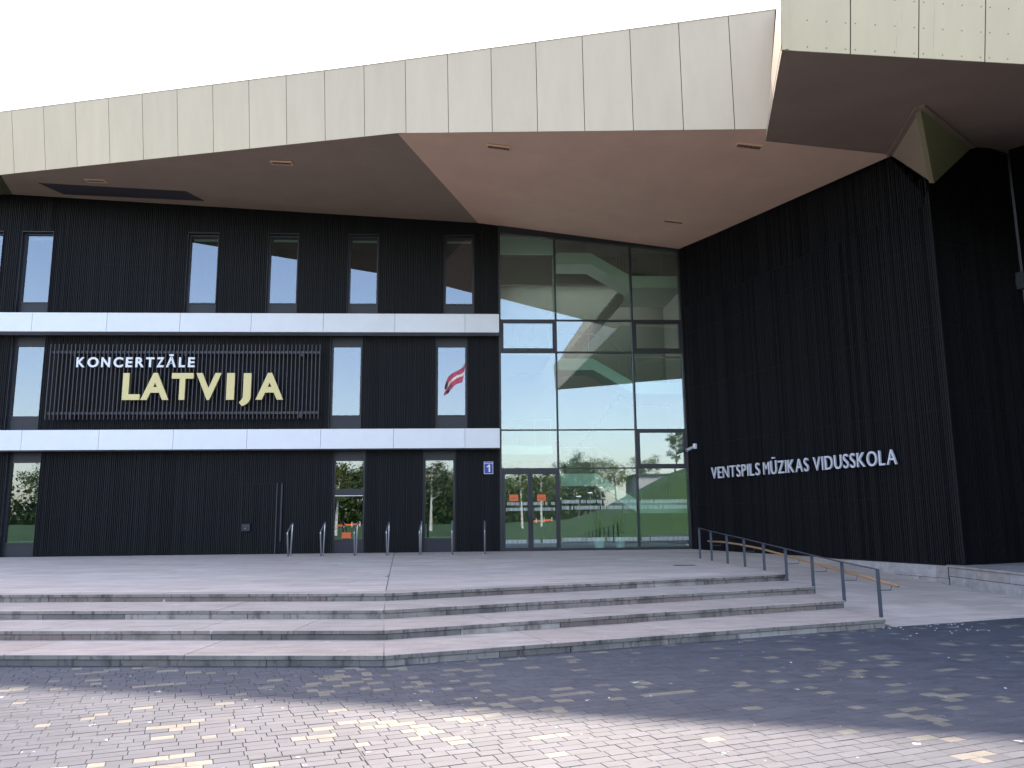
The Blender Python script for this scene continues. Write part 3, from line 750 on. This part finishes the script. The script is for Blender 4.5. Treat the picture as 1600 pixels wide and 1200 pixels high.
for bi, (a, b) in enumerate(bays):
    for ri in range(5):
        z0 = ZR[ri] + .022; 
        if bi == 0 and ri == 0: continue
        if ri == 4: z1a, z1b = headz(a) - .10, headz(b) - .10
        else: z1a = z1b = ZR[ri + 1] - .022
        cas = (bi == 0 and ri == 3) or (bi == 2 and ri in (1, 3))
        tw = R.uniform(-.0035, .0035); ty = R.uniform(-.0035, .0035)
        if cas:
            fwid = .10
            m = MB(); m.box(a, a + fwid, 29.27, 29.46, z0, z1a); m.box(b - fwid, b, 29.27, 29.46, z0, z1a); m.box(a + fwid, b - fwid, 29.27, 29.46, z0, z0 + fwid + .02); m.box(a + fwid, b - fwid, 29.27, 29.46, z1a - fwid, z1a)
            cf = m.build('casement', M_frame, gf)
            one('pane', M_glass, cf, a + fwid - .01, b - fwid + .01, 29.30, 29.308, z0 + fwid, z1a - fwid + .01)
            if bi == 0:
                for q_ in range(5):
                    xx = a + .04 + q_ * (b - a - .08) / 4; one('bolt_cover', M_dark, cf, xx - .03, xx + .03, 29.255, 29.27, z0 + .03, z0 + .09)
        else:
            m = MB(); e = .01
            P = [(a - e, 29.35 + tw, z0 - e), (b + e, 29.35 - tw, z0 - e), (b + e, 29.35 - tw + ty, z1b + e), (a - e, 29.35 + tw + ty, z1a + e)]
            m.prism([(x, y + .012, z) for x, y, z in P], P); m.build('pane', M_glass, gf)
def ticks(a, b, y, rows, parent):
    rr = random.Random(int(a * 100)); m = MB()
    for z0, z1 in rows:
        x = a
        while x < b:
            if rr.random() < .93: m.box(x, x + rr.choice((.014, .02, .02)), y - .002, y, z0, z1)
            x += .046
    m.build('glass_marking', M_mark, parent, kind='stuff')
rowsT = [(2.19, 2.31), (1.97, 2.10), (.84, .97)]
for a, b in bays[1:]: ticks(a + .08, b - .06, 29.343, rowsT, gf)

# entrance door
ed = MB()
ed.box(X0 + .035, 1.16, 29.27, 29.47, ZT, 3.428); 
ed.box(1.16, 3.17, 29.27, 29.47, 3.33, 3.428); ed.box(1.16, 3.17, 29.27, 29.47, ZT + .003, .56)
ed = ed.build('entrance_door', M_frame, gf.parent)
for a, b, hx in ((1.165, 2.158, 2.10), (2.166, 3.168, 2.215)):
    m = MB(); m.box(a, a + .085, 29.29, 29.37, .565, 3.325); m.box(b - .085, b, 29.29, 29.37, .565, 3.325); m.box(a + .085, b - .085, 29.29, 29.37, .565, .64); m.box(a + .085, b - .085, 29.29, 29.37, 3.25, 3.325)
    lf = m.build('door_leaf', M_frame, ed)
    one('pane', M_glass, ed, a + .08, b - .08, 29.325, 29.335, .635, 3.255)
    m = MB(); m.tube([(hx, 29.29, 1.25), (hx, 29.23, 1.25), (hx, 29.23, 1.75), (hx, 29.29, 1.75)], .013); m.build('handle', M_frame, ed)
    c0 = (a + b) / 2 - .10
    nb = one('notice', M_orange, ed, c0 - .16, c0 + .16, 29.318, 29.322, 2.28, 2.52)
    one('print_line', M_lampo, nb, c0 - .10, c0 + .10, 29.3165, 29.3178, 2.38, 2.395)
    ticks(a + .12, b - .10, 29.323, [(2.14, 2.25), (1.94, 2.05), (.79, .92)], ed)

# interior ----------------------------------------------------------
m = MB()
m.box(.9, 8.9, 29.55, 37, .35, .515); fl = m.build('interior_floor', M_intfloor, hall)
m = MB(); m.box(.85, 1.05, 29.62, 37, .5, 13.2); m.box(9.2, 9.4, 29.62, 37, .5, 12.6); m.box(1.05, 9.2, 37, 37.2, .5, 13.5); m.prism([(1.05, 29.62, 12.9), (9.2, 29.62, 12.5), (9.2, 33.2, 12.7), (1.05, 33.2, 12.7)], [(1.05, 29.62, 13.1), (9.2, 29.62, 12.7), (9.2, 33.2, 12.9), (1.05, 33.2, 12.9)])
m.box(1.05, 9.2, 36.6, 37, 12.7, 12.9); m.box(1.05, 2.0, 33.2, 36.6, 12.7, 12.9); m.box(7.6, 9.2, 33.2, 36.6, 12.7, 12.9); m.box(1.05, 9.2, 33.0, 33.18, 11.45, 12.68); m.build('interior_wall', M_intg, hall)  # last box is a beam added to screen the roof opening from view
m = MB(); m.box(1.9, 2.0, 33.1, 36.7, 12.9, 14.6); m.box(7.6, 7.7, 33.1, 36.7, 12.9, 14.6); m.box(2.0, 7.6, 33.1, 33.2, 12.9, 14.6); m.box(2.0, 7.6, 36.6, 36.7, 12.9, 14.6); m.build('added_light_well', M_int, hall)
one('added_skylight', M_frost, hall, 2.0, 7.6, 33.2, 36.6, 14.55, 14.58)  # added pane, spreads daylight down over the stairs
m = MB(); m.box(1.06, 3.4, 30.9, 31.05, 12.1, 12.85); m.box(3.30, 3.42, 30.9, 31.2, 4.6, 12.0); m.build('bulkhead', M_int, hall)
m = MB(); m.box(1.06, 3.3, 32.4, 37, 8.25, 8.6); m.box(1.06, 3.3, 32.4, 37, 4.2, 4.55); fg = m.build('gallery', M_int, hall)
m = MB()
for zz in (8.6, 4.55):
    m.tube([(1.1, 32.45, zz + 1.05), (3.3, 32.45, zz + 1.05)], .02, 6)
    for x in (1.15, 1.9, 2.6, 3.25): m.tube([(x, 32.45, zz), (x, 32.45, zz + 1.05)], .014, 6)
m.build('gallery_rail', M_steel, fg)
sc = empty('staircase', (5, 31, ZT)); par(sc, hall)
for zl, zb, slope_dz in ((12.16, 11.68, .95), (7.84, 7.38, .95), (3.34, 2.87, 1.05)):
    th_ = zl - zb; x0, x1, x2, x3 = 3.46, 4.82, 6.42, 8.5; zr = zl - slope_dz
    m = MB(); y0, y1 = 30.9, 32.2
    m.box(x0, x1, y0, y1, zb, zl); m.box(x2, x3, y0, 34.0, zr - th_, zr)
    m.prism([(x1, y0, zb), (x2, y0, zr - th_), (x2, y1, zr - th_), (x1, y1, zb)], [(x1, y0, zl), (x2, y0, zr), (x2, y1, zr), (x1, y1, zl)])
    m.build('landing', M_int, sc)
    m = MB()
    n = 6
    for i in range(n):
        xa = x1 + (x2 - x1) * i / n; za = zl - slope_dz * i / n; m.box(xa, xa + (x2 - x1) / n, y0 + .15, y1 - .1, za - .16, za + .02)
    m.build('tread', M_intg, sc)
    m = MB()      # handrail and spindles in front
    m.tube([(x0, y0 + .05, zl + 1.0), (x1, y0 + .05, zl + 1.0), (x2, y0 + .05, zr + 1.0), (x3, y0 + .05, zr + 1.0)], .022, 6)
    x = x0
    while x < x3:
        zz = zl if x < x1 else zl - slope_dz * (x - x1) / (x2 - x1) if x < x2 else zr
        m.tube([(x, y0 + .05, zz), (x, y0 + .05, zz + 1.0)], .010, 5); x += 1.2 if x < x1 else .14 if x < x2 else 1.1
    m.build('balustrade', M_steel, sc)
    # return flight behind, rising to the right landing
    zf = zr - 3.1
    if zf > .4:
        m = MB(); yb0, yb1 = 32.5, 33.9
        m.prism([(3.9, yb0, zf - .35), (6.42, yb0, zr - th_ - .1), (6.42, yb1, zr - th_ - .1), (3.9, yb1, zf - .35)], [(3.9, yb0, zf), (6.42, yb0, zr - .1), (6.42, yb1, zr - .1), (3.9, yb1, zf)])
        for i in range(16):
            xa = 3.9 + 2.52 * i / 16; za = zf + (zr - .1 - zf) * (i + 1) / 16; m.box(xa, xa + 2.52 / 16, yb0 + .02, yb1 - .02, za - .25, za)
        m.build('flight', M_intg, sc)
# potted plants just inside the glass
def potted(x, y, label):
    t = empty('potted_plant', (x, y, .515), label, 'plant', 'potted plants behind the glass front')
    m = MB(); m.tube([(x, y, .515), (x, y, .95)], [.17, .23], 14); m.build('pot', M_int, t)
    m = MB()
    for i in range(16):
        a = R.random() * 6.28; r = R.uniform(.06, .28); h = R.uniform(.6, 1.1); q = Vector((math.cos(a), math.sin(a), 0)); b = Vector((x, y, .93)) + q * .05
        s1 = b + q * r * .5 + Vector((0, 0, h * .6)); s2 = b + q * r + Vector((0, 0, h)); t_ = Vector((-q.y, q.x, 0)) * .022
        m.poly([b - t_, b + t_, s1 + t_, s1 - t_]); m.poly([s1 - t_, s1 + t_, s2])
    m.build('leaves', M_leaf[0], t)
potted(4.75, 30.2, 'spiky potted plant in a pale pot, left one behind the glass')
potted(5.55, 30.2, 'spiky potted plant in a pale pot, right one behind the glass')

# ---------------------------------------------------------------- signs
def letter(ch, F, x0, x1, zb, cap, y, depth, mt, parent, bold, fit=True, macron=False, adv=None):
    cu = bpy.data.curves.new('letter', 'FONT'); cu.body = ch; cu.size = 1; cu.offset = bold; cu.extrude = 0.02; cu.resolution_u = 6
    ob = bpy.data.objects.new('tmp', cu); COL.objects.link(ob); bpy.context.view_layer.update()
    me = bpy.data.meshes.new_from_object(ob.evaluated_get(bpy.context.evaluated_depsgraph_get())); COL.objects.unlink(ob); bpy.data.objects.remove(ob)
    xs = [v.co.x for v in me.vertices]; a, b = min(xs), max(xs); H_ = CAPH
    for v in me.vertices:
        px = x0 + (v.co.x - a) * (x1 - x0) / (b - a); pz = zb + (v.co.y + bold) * cap / (H_ + 2 * bold); py = y - (v.co.z + .02) / .04 * depth
        v.co = F(px, py, pz)
    me.materials.clear(); me.materials.append(mt); me.name = 'letter'
    bm = bmesh.new(); bm.from_mesh(me); bmesh.ops.recalc_face_normals(bm, faces=bm.faces); bm.to_mesh(me); bm.free()
    return link('letter', me, parent)
def capheight():
    cu = bpy.data.curves.new('c', 'FONT'); cu.body = 'H'; cu.size = 1
    ob = bpy.data.objects.new('tmp', cu); COL.objects.link(ob); bpy.context.view_layer.update()
    h = ob.dimensions.y; wds = {}
    for ch in 'VENTSPILMUZKADO':
        cu.body = ch; bpy.context.view_layer.update(); wds[ch] = ob.dimensions.x
    bpy.data.objects.remove(ob); return h, wds
CAPH, WDS = capheight()
sg = empty('hall_sign', (-10.2, 28.95, 5.2), 'finned sign board reading KONCERTZĀLE LATVIJA between the white ledges', 'sign')
m = MB(); m.box(-.014, .014, -.03, .03, 0, 2.71); fin = m.mesh('slat', M_fin)
for i in range(67):
    o = bpy.data.objects.new('slat', fin); COL.objects.link(o); par(o, sg); o.location = (-14.915 + i * 9.485 / 66, 28.95, 5.25)
for z in (5.44, 7.64): one('rail', M_fin, sg, -14.93, -5.42, 28.985, 29.03, z, z + .085)
for x in (-14.1, -10.2, -6.1):
    for z in (5.30, 7.54): one('bracket', M_fin, sg, x - .05, x + .05, 29.0, 29.30, z, z + .17)
for ch, a, b in (('L', -12.288, -11.677), ('A', -11.645, -10.674), ('T', -10.598, -9.841), ('V', -9.745, -8.864), ('I', -8.671, -8.394), ('J', -8.213, -7.793), ('A', -7.638, -6.666)):
    if ch == 'J':   # descending hooked J built as an outline
        mm = MB(); xr = -7.81; wl = .275; zb, zt_ = 5.93, 6.89
        pts_o = [(xr - wl, zt_), (xr, zt_), (xr, 6.05)]
        import itertools
        arc_o = [(xr - .40 + .40 * math.cos(t), 6.05 + .36 * math.sin(t)) for t in [-.12 * i for i in range(1, 9)]]
        arc_i = [(xr - .40 + .125 * math.cos(t), 6.05 + .15 * math.sin(t)) for t in [-.12 * i for i in range(8, 0, -1)]]
        P = pts_o + arc_o + [(-8.10, 5.70), (-8.21, 5.83)] + arc_i + [(xr - wl, 6.05)]
        y0_, y1_ = 28.91, 28.83
        me_b = MB(); me_b.prism([(x, y0_, z) for x, z in P], [(x, y1_, z) for x, z in P]); me_b.build('letter', M_goldletter, sg)
    else: letter(ch, idf, a, b, 5.93, .965, 28.91, .08, M_goldletter, sg, .035)
for ch, a, b in (('K', -13.952, -13.66), ('O', -13.571, -13.189), ('N', -13.093, -12.787), ('C', -12.666, -12.34), ('E', -12.244, -12.014), ('R', -11.905, -11.61), ('T', -11.54, -11.251), ('Z', -11.168, -10.911), ('\u0100', -10.834, -10.493), ('L', -10.39, -10.171), ('E', -10.068, -9.836)):
    letter(ch, idf, a, b, 7.11, .36, 28.91, .06, M_wpaint, sg, .028)
ws = empty('school_sign', FW(5.6, 0, 3), 'raised white letters VENTSPILS MŪZIKAS VIDUSSKOLA on the black wing wall', 'sign')
for word, a, b in (('VENTSPILS', 1.606, 4.21), ('M\u016aZIKAS', 4.40, 6.43), ('VIDUSSKOLA', 6.64, 9.66)):
    gap = .15; tot = sum(WDS[{'\u016a': 'U'}.get(c, c)] + gap for c in word) - gap; k = (b - a) / tot; x = a
    for c in word:
        wd = WDS[{'\u016a': 'U'}.get(c, c)] * k
        letter(c, FW, x, x + wd, 2.97, .385, -.06, .05, M_letterw, ws, 0.0); x += wd + gap * k
hn = MB(); hn.box(.487, .82, 29.20, 29.225, 3.265, 3.704); hn = hn.build('house_number_sign', M_wpaint); tag(hn, 'blue enamel house number plate reading 1 beside the entrance door', 'sign')
one('plate_field', M_plate, hn, .502, .805, 29.196, 29.2, 3.28, 3.635); one('plate_band', M_plate, hn, .502, .805, 29.196, 29.2, 3.65, 3.69)
m = MB(); m.prism([(x, 29.1955, z) for x, z in [(.66, 3.335), (.71, 3.335), (.71, 3.60), (.672, 3.60), (.595, 3.535), (.595, 3.49), (.66, 3.535)]], [(x, 29.191, z) for x, z in [(.66, 3.335), (.71, 3.335), (.71, 3.60), (.672, 3.60), (.595, 3.535), (.595, 3.49), (.66, 3.535)]]); m.build('number', M_wpaint, hn)

# ---------------------------------------------------------------- bicycle racks
def rack_mesh(pts, r=.024):
    m = MB(); P = [Vector(p) for p in pts]; path = [P[0]]
    for i in range(1, len(P) - 1):
        a = (P[i - 1] - P[i]).normalized(); b = (P[i + 1] - P[i]).normalized(); c = .07
        for t in (0, .25, .5, .75, 1): path.append((P[i] + a * c) * (1 - t) ** 2 + P[i] * 2 * t * (1 - t) + (P[i] + b * c) * t ** 2)
    path.append(P[-1]); m.tube(path, r, 10); return m.mesh('hoop', M_steel, smooth=True)
hoop = rack_mesh([(0, 0, 0), (0, -.22, .78), (0, .62, 1.10), (0, .38, 0)])
m = MB(); m.tube([(0, 0, 0), (0, 0, .008)], .06, 14); m.tube([(0, .38, 0), (0, .38, .008)], .06, 14); foot = m.mesh('base_plate', M_steel)
words = ['nearest the intercom', 'second from the intercom', 'in front of the window with the orange notice', 'before the wall between two windows', 'left of the blinded window', 'at the right edge of the blinded window', 'beneath the house number plate']
for i, x in enumerate((-5.90, -4.84, -3.76, -2.72, -1.65, -.60, .47)):
    t = empty('bike_rack', (x, 27.0, ZT), 'bent steel tube bike rack ' + words[i], 'bike rack', 'bike racks standing in a row before the black wall')
    for nm, me in (('hoop', hoop), ('base_plate', foot)):
        o = bpy.data.objects.new(nm, me); COL.objects.link(o); o.parent = t
    t.rotation_euler.z = R.uniform(-.02, .02)

# ---------------------------------------------------------------- railing between the steps and the ramp
rl = empty('stair_railing', (6.47, 18, 0), 'dark grey steel railing with wooden ramp handrail beside the steps', 'railing')
PO = [(22.93, .52, 1.382), (21.82, .52, 1.313), (20.47, .52, 1.245), (19.17, .52, 1.184), (17.89, .52, 1.115), (16.63, .40, 1.049), (15.34, .27, .978), (14.09, .25, .913), (12.84, .13, .866)]
for y, z0, z1 in PO:
    one('post', M_rail, rl, 6.445, 6.500, y - .011, y + .011, z0 - .01, z1 - .012)
m = MB()
for (ya, _, za), (yb, _, zb) in zip(PO, PO[1:]):
    m.prism([(6.445, ya, za - .012), (6.50, ya, za - .012), (6.50, yb, zb - .012), (6.445, yb, zb - .012)], [(6.445, ya, za), (6.50, ya, za), (6.50, yb, zb), (6.445, yb, zb)])
m.build('top_rail', M_rail, rl)
HR = [(23.0, 1.00), (21.6, 1.02), (20.3, 1.00), (18.8, .955), (17.2, .86), (15.2, .745), (14.0, .68), (12.75, .605)]
m = MB(); m.tube([(6.74, y, z) for y, z in HR], .023, 10); m.build('handrail', M_wood, rl, smooth=True)
for y in (21.8, 19.2, 16.6, 15.3, 14.1, 12.95):
    z = interp([(b, a) for b, a in sorted(HR)], y); m = MB(); m.tube([(6.49, y, z - .09), (6.72, y, z - .09), (6.74, y, z - .015)], .007, 6); m.build('bracket', M_rail, rl)

# ---------------------------------------------------------------- small fixtures
cc = empty('security_camera', FW(.6, -.1, 4.15), 'white bullet security camera on the wing wall beside the glass front', 'camera')
m = MB(); m.box(.50, .62, -.06, .04, 4.10, 4.28, F=FW); m.build('junction_box', M_wpaint, cc)
m = MB(); m.tube([FW(.56, -.06, 4.17), FW(.54, -.16, 4.14)], .025, 10); m.build('bracket', M_wpaint, cc)
m = MB(); m.tube([FW(.52, -.13, 4.13), FW(.62, -.40, 4.03)], .052, 12); m.build('camera_body', M_wpaint, cc, smooth=False)
m = MB(); m.tube([FW(.62, -.40, 4.03), FW(.623, -.408, 4.027)], .036, 12); m.build('lens', M_dark, cc)
wl_ = empty('floodlight', FW2(3.2, -.2, 7.7), 'small dark floodlight bracket high on the black end wall', 'floodlight')
m = MB(); m.box(3.12, 3.28, -.22, -.02, 7.5, 7.95, F=FW2); m.build('housing', M_rail, wl_)
m = MB(); m.box(3.17, 3.23, -.02, .2, 7.65, 7.8, F=FW2); m.build('arm', M_rail, wl_)
LMP = [((-13.03, 27.307, 13.445), 0, 'recessed soffit light above the dark hatch at the far left'), ((-6.02, 24.66, 12.99), 0, 'recessed soffit light in the dark left soffit near the fold'), ((.83, 21.96, 12.32), 1, 'recessed soffit light just right of the fold by the fascia'), ((7.34, 19.60, 11.32), 1, 'recessed soffit light beside the projecting roof block'), ((7.013, 26.27, 11.754), 1, 'recessed soffit light above the glass front')]
nl = ln; nr = (A_ - K).cross(C_ - K).normalized(); nr = -nr if nr.z > 0 else nr
for p, side_, lb in LMP:
    n_ = (nl, nr)[side_]; p = Vector(p); ex = Vector((1, -.05, 0)); ex = (ex - n_ * ex.dot(n_)).normalized(); ey = n_.cross(ex).normalized()
    P = lambda a, b, c, p=p, n_=n_, ex=ex, ey=ey: p + ex * a + ey * b + n_ * c
    t = empty('soffit_light', tuple(p), lb, 'light', 'recessed lights in the soffit')
    m = MB(); A1 = .34; B1 = .13
    for q_ in ((-A1, A1, -B1, -B1 + .03), (-A1, A1, B1 - .03, B1), (-A1, -A1 + .03, -B1 + .03, B1 - .03), (A1 - .03, A1, -B1 + .03, B1 - .03)): m.box(q_[0], q_[1], q_[2], q_[3], -.01, .035, F=P)
    m.build('frame', M_soff_lit, t); m = MB(); m.box(-A1 + .03, A1 - .03, -B1 + .03, B1 - .03, .012, .016, F=P); m.build('lens', M_lampo, t)
    m = MB()
    for k in range(5): m.box(-A1 + .08 + k * .12, -A1 + .10 + k * .12, -B1 + .03, B1 - .03, .016, .03, F=P)
    m.build('louvre', M_soff_shade, t)
gr_ = empty('drain_grate', (7.2, 21.2, .45), 'small dark drain grate in the terrace behind the railing', 'drain')
m = MB()
for k in range(6): m.box(5.0, 5.5, 19.95 + k * .03, 19.965 + k * .03, .521, .527)
m.box(4.98, 5.52, 19.92, 19.94, .521, .528); m.box(4.98, 5.52, 20.12, 20.14, .521, .528); gr_.location = (5.25, 20.03, .52); gr_['label'] = 'small dark drain grate let into the terrace left of the railing'; m.build('grate', M_dark, gr_)

# ---------------------------------------------------------------- behind the viewpoint: trees, flag, house (mirrored in the glass)
def tree_meshes(seed, h, rad, leafm, birch=False, nleaf=2600):
    rr = random.Random(seed); tr = MB(); tips = []
    lean = Vector((rr.uniform(-.5, .5), rr.uniform(-.5, .5), 0))
    path = [Vector((0, 0, -.4)), Vector((0, 0, h * .25)) + lean * .2, Vector((0, 0, h * .5)) + lean * .5, Vector((0, 0, h * .92)) + lean]
    tr.tube(path, [h * .022, h * .017, h * .012, h * .003], 8)
    for i in range(13):
        f = rr.uniform(.28, .88); b = Vector((0, 0, h * f)) + lean * f; a = rr.random() * 6.28; L_ = rad * rr.uniform(.55, 1.0) * (1.15 - abs(f - .5))
        e = b + Vector((math.cos(a) * L_, math.sin(a) * L_, L_ * rr.uniform(.25, .8))); md = (b + e) / 2 + Vector((0, 0, -.08 * L_))
        tr.tube([b, md, e], [h * .008, h * .005, h * .0015], 5); tips += [e, md, (e + md) / 2]
    lf = MB()
    cl = [(t + Vector((rr.gauss(0, .3), rr.gauss(0, .3), rr.gauss(0, .3))), rad * rr.uniform(.16, .34)) for t in tips for _ in (0, 1)]
    for i in range(nleaf):
        c, r = rr.choice(cl); p = c + Vector((rr.gauss(0, 1), rr.gauss(0, 1), rr.gauss(0, .8))) * r * .6
        s = rr.uniform(.08, .19) * (h / 10); a = Vector((rr.gauss(0, 1), rr.gauss(0, 1), rr.gauss(0, 1))).normalized() * s; b = a.orthogonal().normalized() * s * .7
        lf.poly([p - a, p - b, p + a, p + b])
    return tr.mesh('trunk', M_birch if birch else M_trunk), lf.mesh('crown', leafm)
TM = [tree_meshes(1, 9.5, 3.4, M_leaf[0]), tree_meshes(2, 8.5, 3.0, M_leaf[1]), tree_meshes(3, 11, 2.6, M_leaf[2]), tree_meshes(4, 12, 1.8, M_leaf[1], True, 900), tree_meshes(5, 5, 2.0, M_bloss, False, 1400)]
TN = ['broad dark green tree', 'light green bushy tree', 'tall narrow green tree', 'slender white stemmed birch', 'low white blossoming tree']
k_ = 0
def wood(n, x0, x1, name, label, ylo, yhi, hs, seed):
    """far wood that reads as one mass"""
    rr = random.Random(seed); T_ = MB(); 
    for i in range(n):
        ty = rr.choice((0, 1, 0, 2)); x = x0 + (x1 - x0) * (i + rr.random()) / n; y = rr.uniform(ylo, yhi); z = lawnz(x, y); sc_ = rr.uniform(*hs); a = rr.random() * 6.28; ca_, sa_ = math.cos(a) * sc_, math.sin(a) * sc_
        for me, mi in ((TM[ty][0], 3), (TM[ty][1], ty)):
            n0 = len(T_.v); T_.v += [(x + v.co.x * ca_ - v.co.y * sa_, y + v.co.x * sa_ + v.co.y * ca_, z + v.co.z * sc_) for v in me.vertices]
            T_.f += [tuple(n0 + k for k in p.vertices) for p in me.polygons]; T_.m += [mi] * len(me.polygons)
    me = bpy.data.meshes.new(name); me.from_pydata(T_.v, [], T_.f)
    for mt in (M_leaf[0], M_leaf[1], M_leaf[2], M_trunk): me.materials.append(mt)
    me.polygons.foreach_set('material_index', T_.m)
    tag(link(name, me), label, kind='stuff')
wood(68, -66, 21, 'woods', 'mixed spring woods closing off the lawn opposite the facade', -90, -62, (.72, 1.02), 5)
ub = MB(); rr = random.Random(9)
for i in range(16000):
    x = rr.uniform(-70, 20); y = rr.uniform(-74, -60); z = lawnz(x, y) + abs(rr.gauss(0, 2.3)); s_ = rr.uniform(.15, .45)
    a = Vector((rr.gauss(0, 1), rr.gauss(0, 1), rr.gauss(0, 1))).normalized() * s_; b = a.orthogonal().normalized() * s_; p = Vector((x, y, z)); ub.poly([p - a, p - b, p + a, p + b])
tag(ub.build('undergrowth', M_leaf[0]), 'tangled undergrowth along the edge of the woods', kind='stuff')
TP = [(5.0, -20, 3, .52, 'slender white stemmed birch mirrored in the left door leaf'), (7.2, -24, 3, .50, 'slim birch mirrored in the right door leaf'),
      (-12.2, -16, 3, .60, 'white stemmed birch mirrored in the window with the orange notice'), (-3.9, -22, 3, .62, 'tall birch mirrored in the blinded window by the door'),
      (21.0, -58, 1, .88, 'round light green tree beyond the grass bank'), (25.3, -60, 0, .80, 'dark round tree beside the pale house'),
      (24.0, -27, 4, .55, 'low white blossoming tree on the grass bank'), (22.3, -28, 2, .42, 'small dark tree rising beside the blossoming one')]
for x, y, ty, sc_, lb in TP:
    t = empty('tree', (x, y, lawnz(x, y)), lb, 'tree', 'trees opposite the building')
    t.rotation_euler.z = R.random() * 6.28; t.scale = (sc_,) * 3
    for nm, me in zip(('trunk', 'crown'), TM[ty]):
        o = bpy.data.objects.new(nm, me); COL.objects.link(o); o.parent = t
# flag
fp = empty('flagpole', (-.35, -10, 0), 'tall white flagpole with a carmine and white striped flag, mirrored in a middle window', 'flagpole')
zg = lawnz(-.35, -10)
m = MB(); m.tube([(-.35, -10, zg - .2), (-.35, -10, 15.2)], [.07, .035], 10); m.build('pole', M_wpaint, fp)
def flagpt(u, v):      # u along the fly, v down the hoist
    x = -.42 - 1.95 * u + .15 * math.sin(u * 7 + v * 2) - .45 * v * (1 - u) ; z = 15.1 - 1.9 * v * (1 - .5 * u) - 2.15 * u - .12 * math.sin(u * 9 + v * 3); y = -10 + .35 * math.sin(u * 11 + v * 1.5) * (.3 + u)
    return (x, y, z)
m = MB(); nu, nv = 24, 10
for i in range(nu):
    for j in range(nv):
        v0, v1 = j / nv, (j + 1) / nv; m.poly([flagpt(i / nu, v0), flagpt((i + 1) / nu, v0), flagpt((i + 1) / nu, v1), flagpt(i / nu, v1)], 1 if 4 <= j < 6 else 0)
m.build('flag', [M_red, M_fwhite], fp)
# pale building and lamp posts
hb = MB(); hb.box(23.2, 31, -62, -52, 1, 7.3); hb = hb.build('pale_house', M_house); tag(hb, 'plain pale building behind the grass bank, mirrored in the glass', 'building')
one('roof', M_rail, hb, 22.8, 31.4, -62.4, -51.6, 7.302, 7.5)
for i, x in enumerate((12.6, 14.4, 16.2)):
    t = empty('lamp_post', (x, -36 - 3 * i, lawnz(x, -36 - 3 * i)), ['slim lamp post low on the lawn', 'slim lamp post halfway up the grass bank', 'slim lamp post furthest up the grass bank'][i], 'lamp post', 'lamp posts on the lawn')
    z = lawnz(x, -36 - 3 * i); m = MB(); m.tube([(x, -36 - 3 * i, z - .2), (x, -36 - 3 * i, z + 2.6)], .05, 8); m.build('pole', M_steel, t)
    m = MB(); m.tube([(x, -36 - 3 * i, z + 2.6), (x, -36 - 3 * i, z + 2.72)], [.32, .28], 12); m.build('lamp_head', M_wpaint, t)
# orange safety netting on the lawn
t = empty('orange_barrier', (-6, -30, 0), 'low orange safety barrier on the lawn, mirrored in a ground floor window', 'barrier')
m = MB()
BX = [(-22 + k * 1.0) for k in range(8)] + [(7.5 + k) for k in range(3)]
for x in BX: m.box(x, x + .9, -46.05, -46, lawnz(x, -46) + .2, lawnz(x, -46) + .45)
m.build('board', M_orange, t)
m = MB()
for x in BX: m.box(x + .91, x + .99, -46.06, -46.0, lawnz(x, -46) - .1, lawnz(x, -46) + .7)
m.build('post', M_wpaint, t)
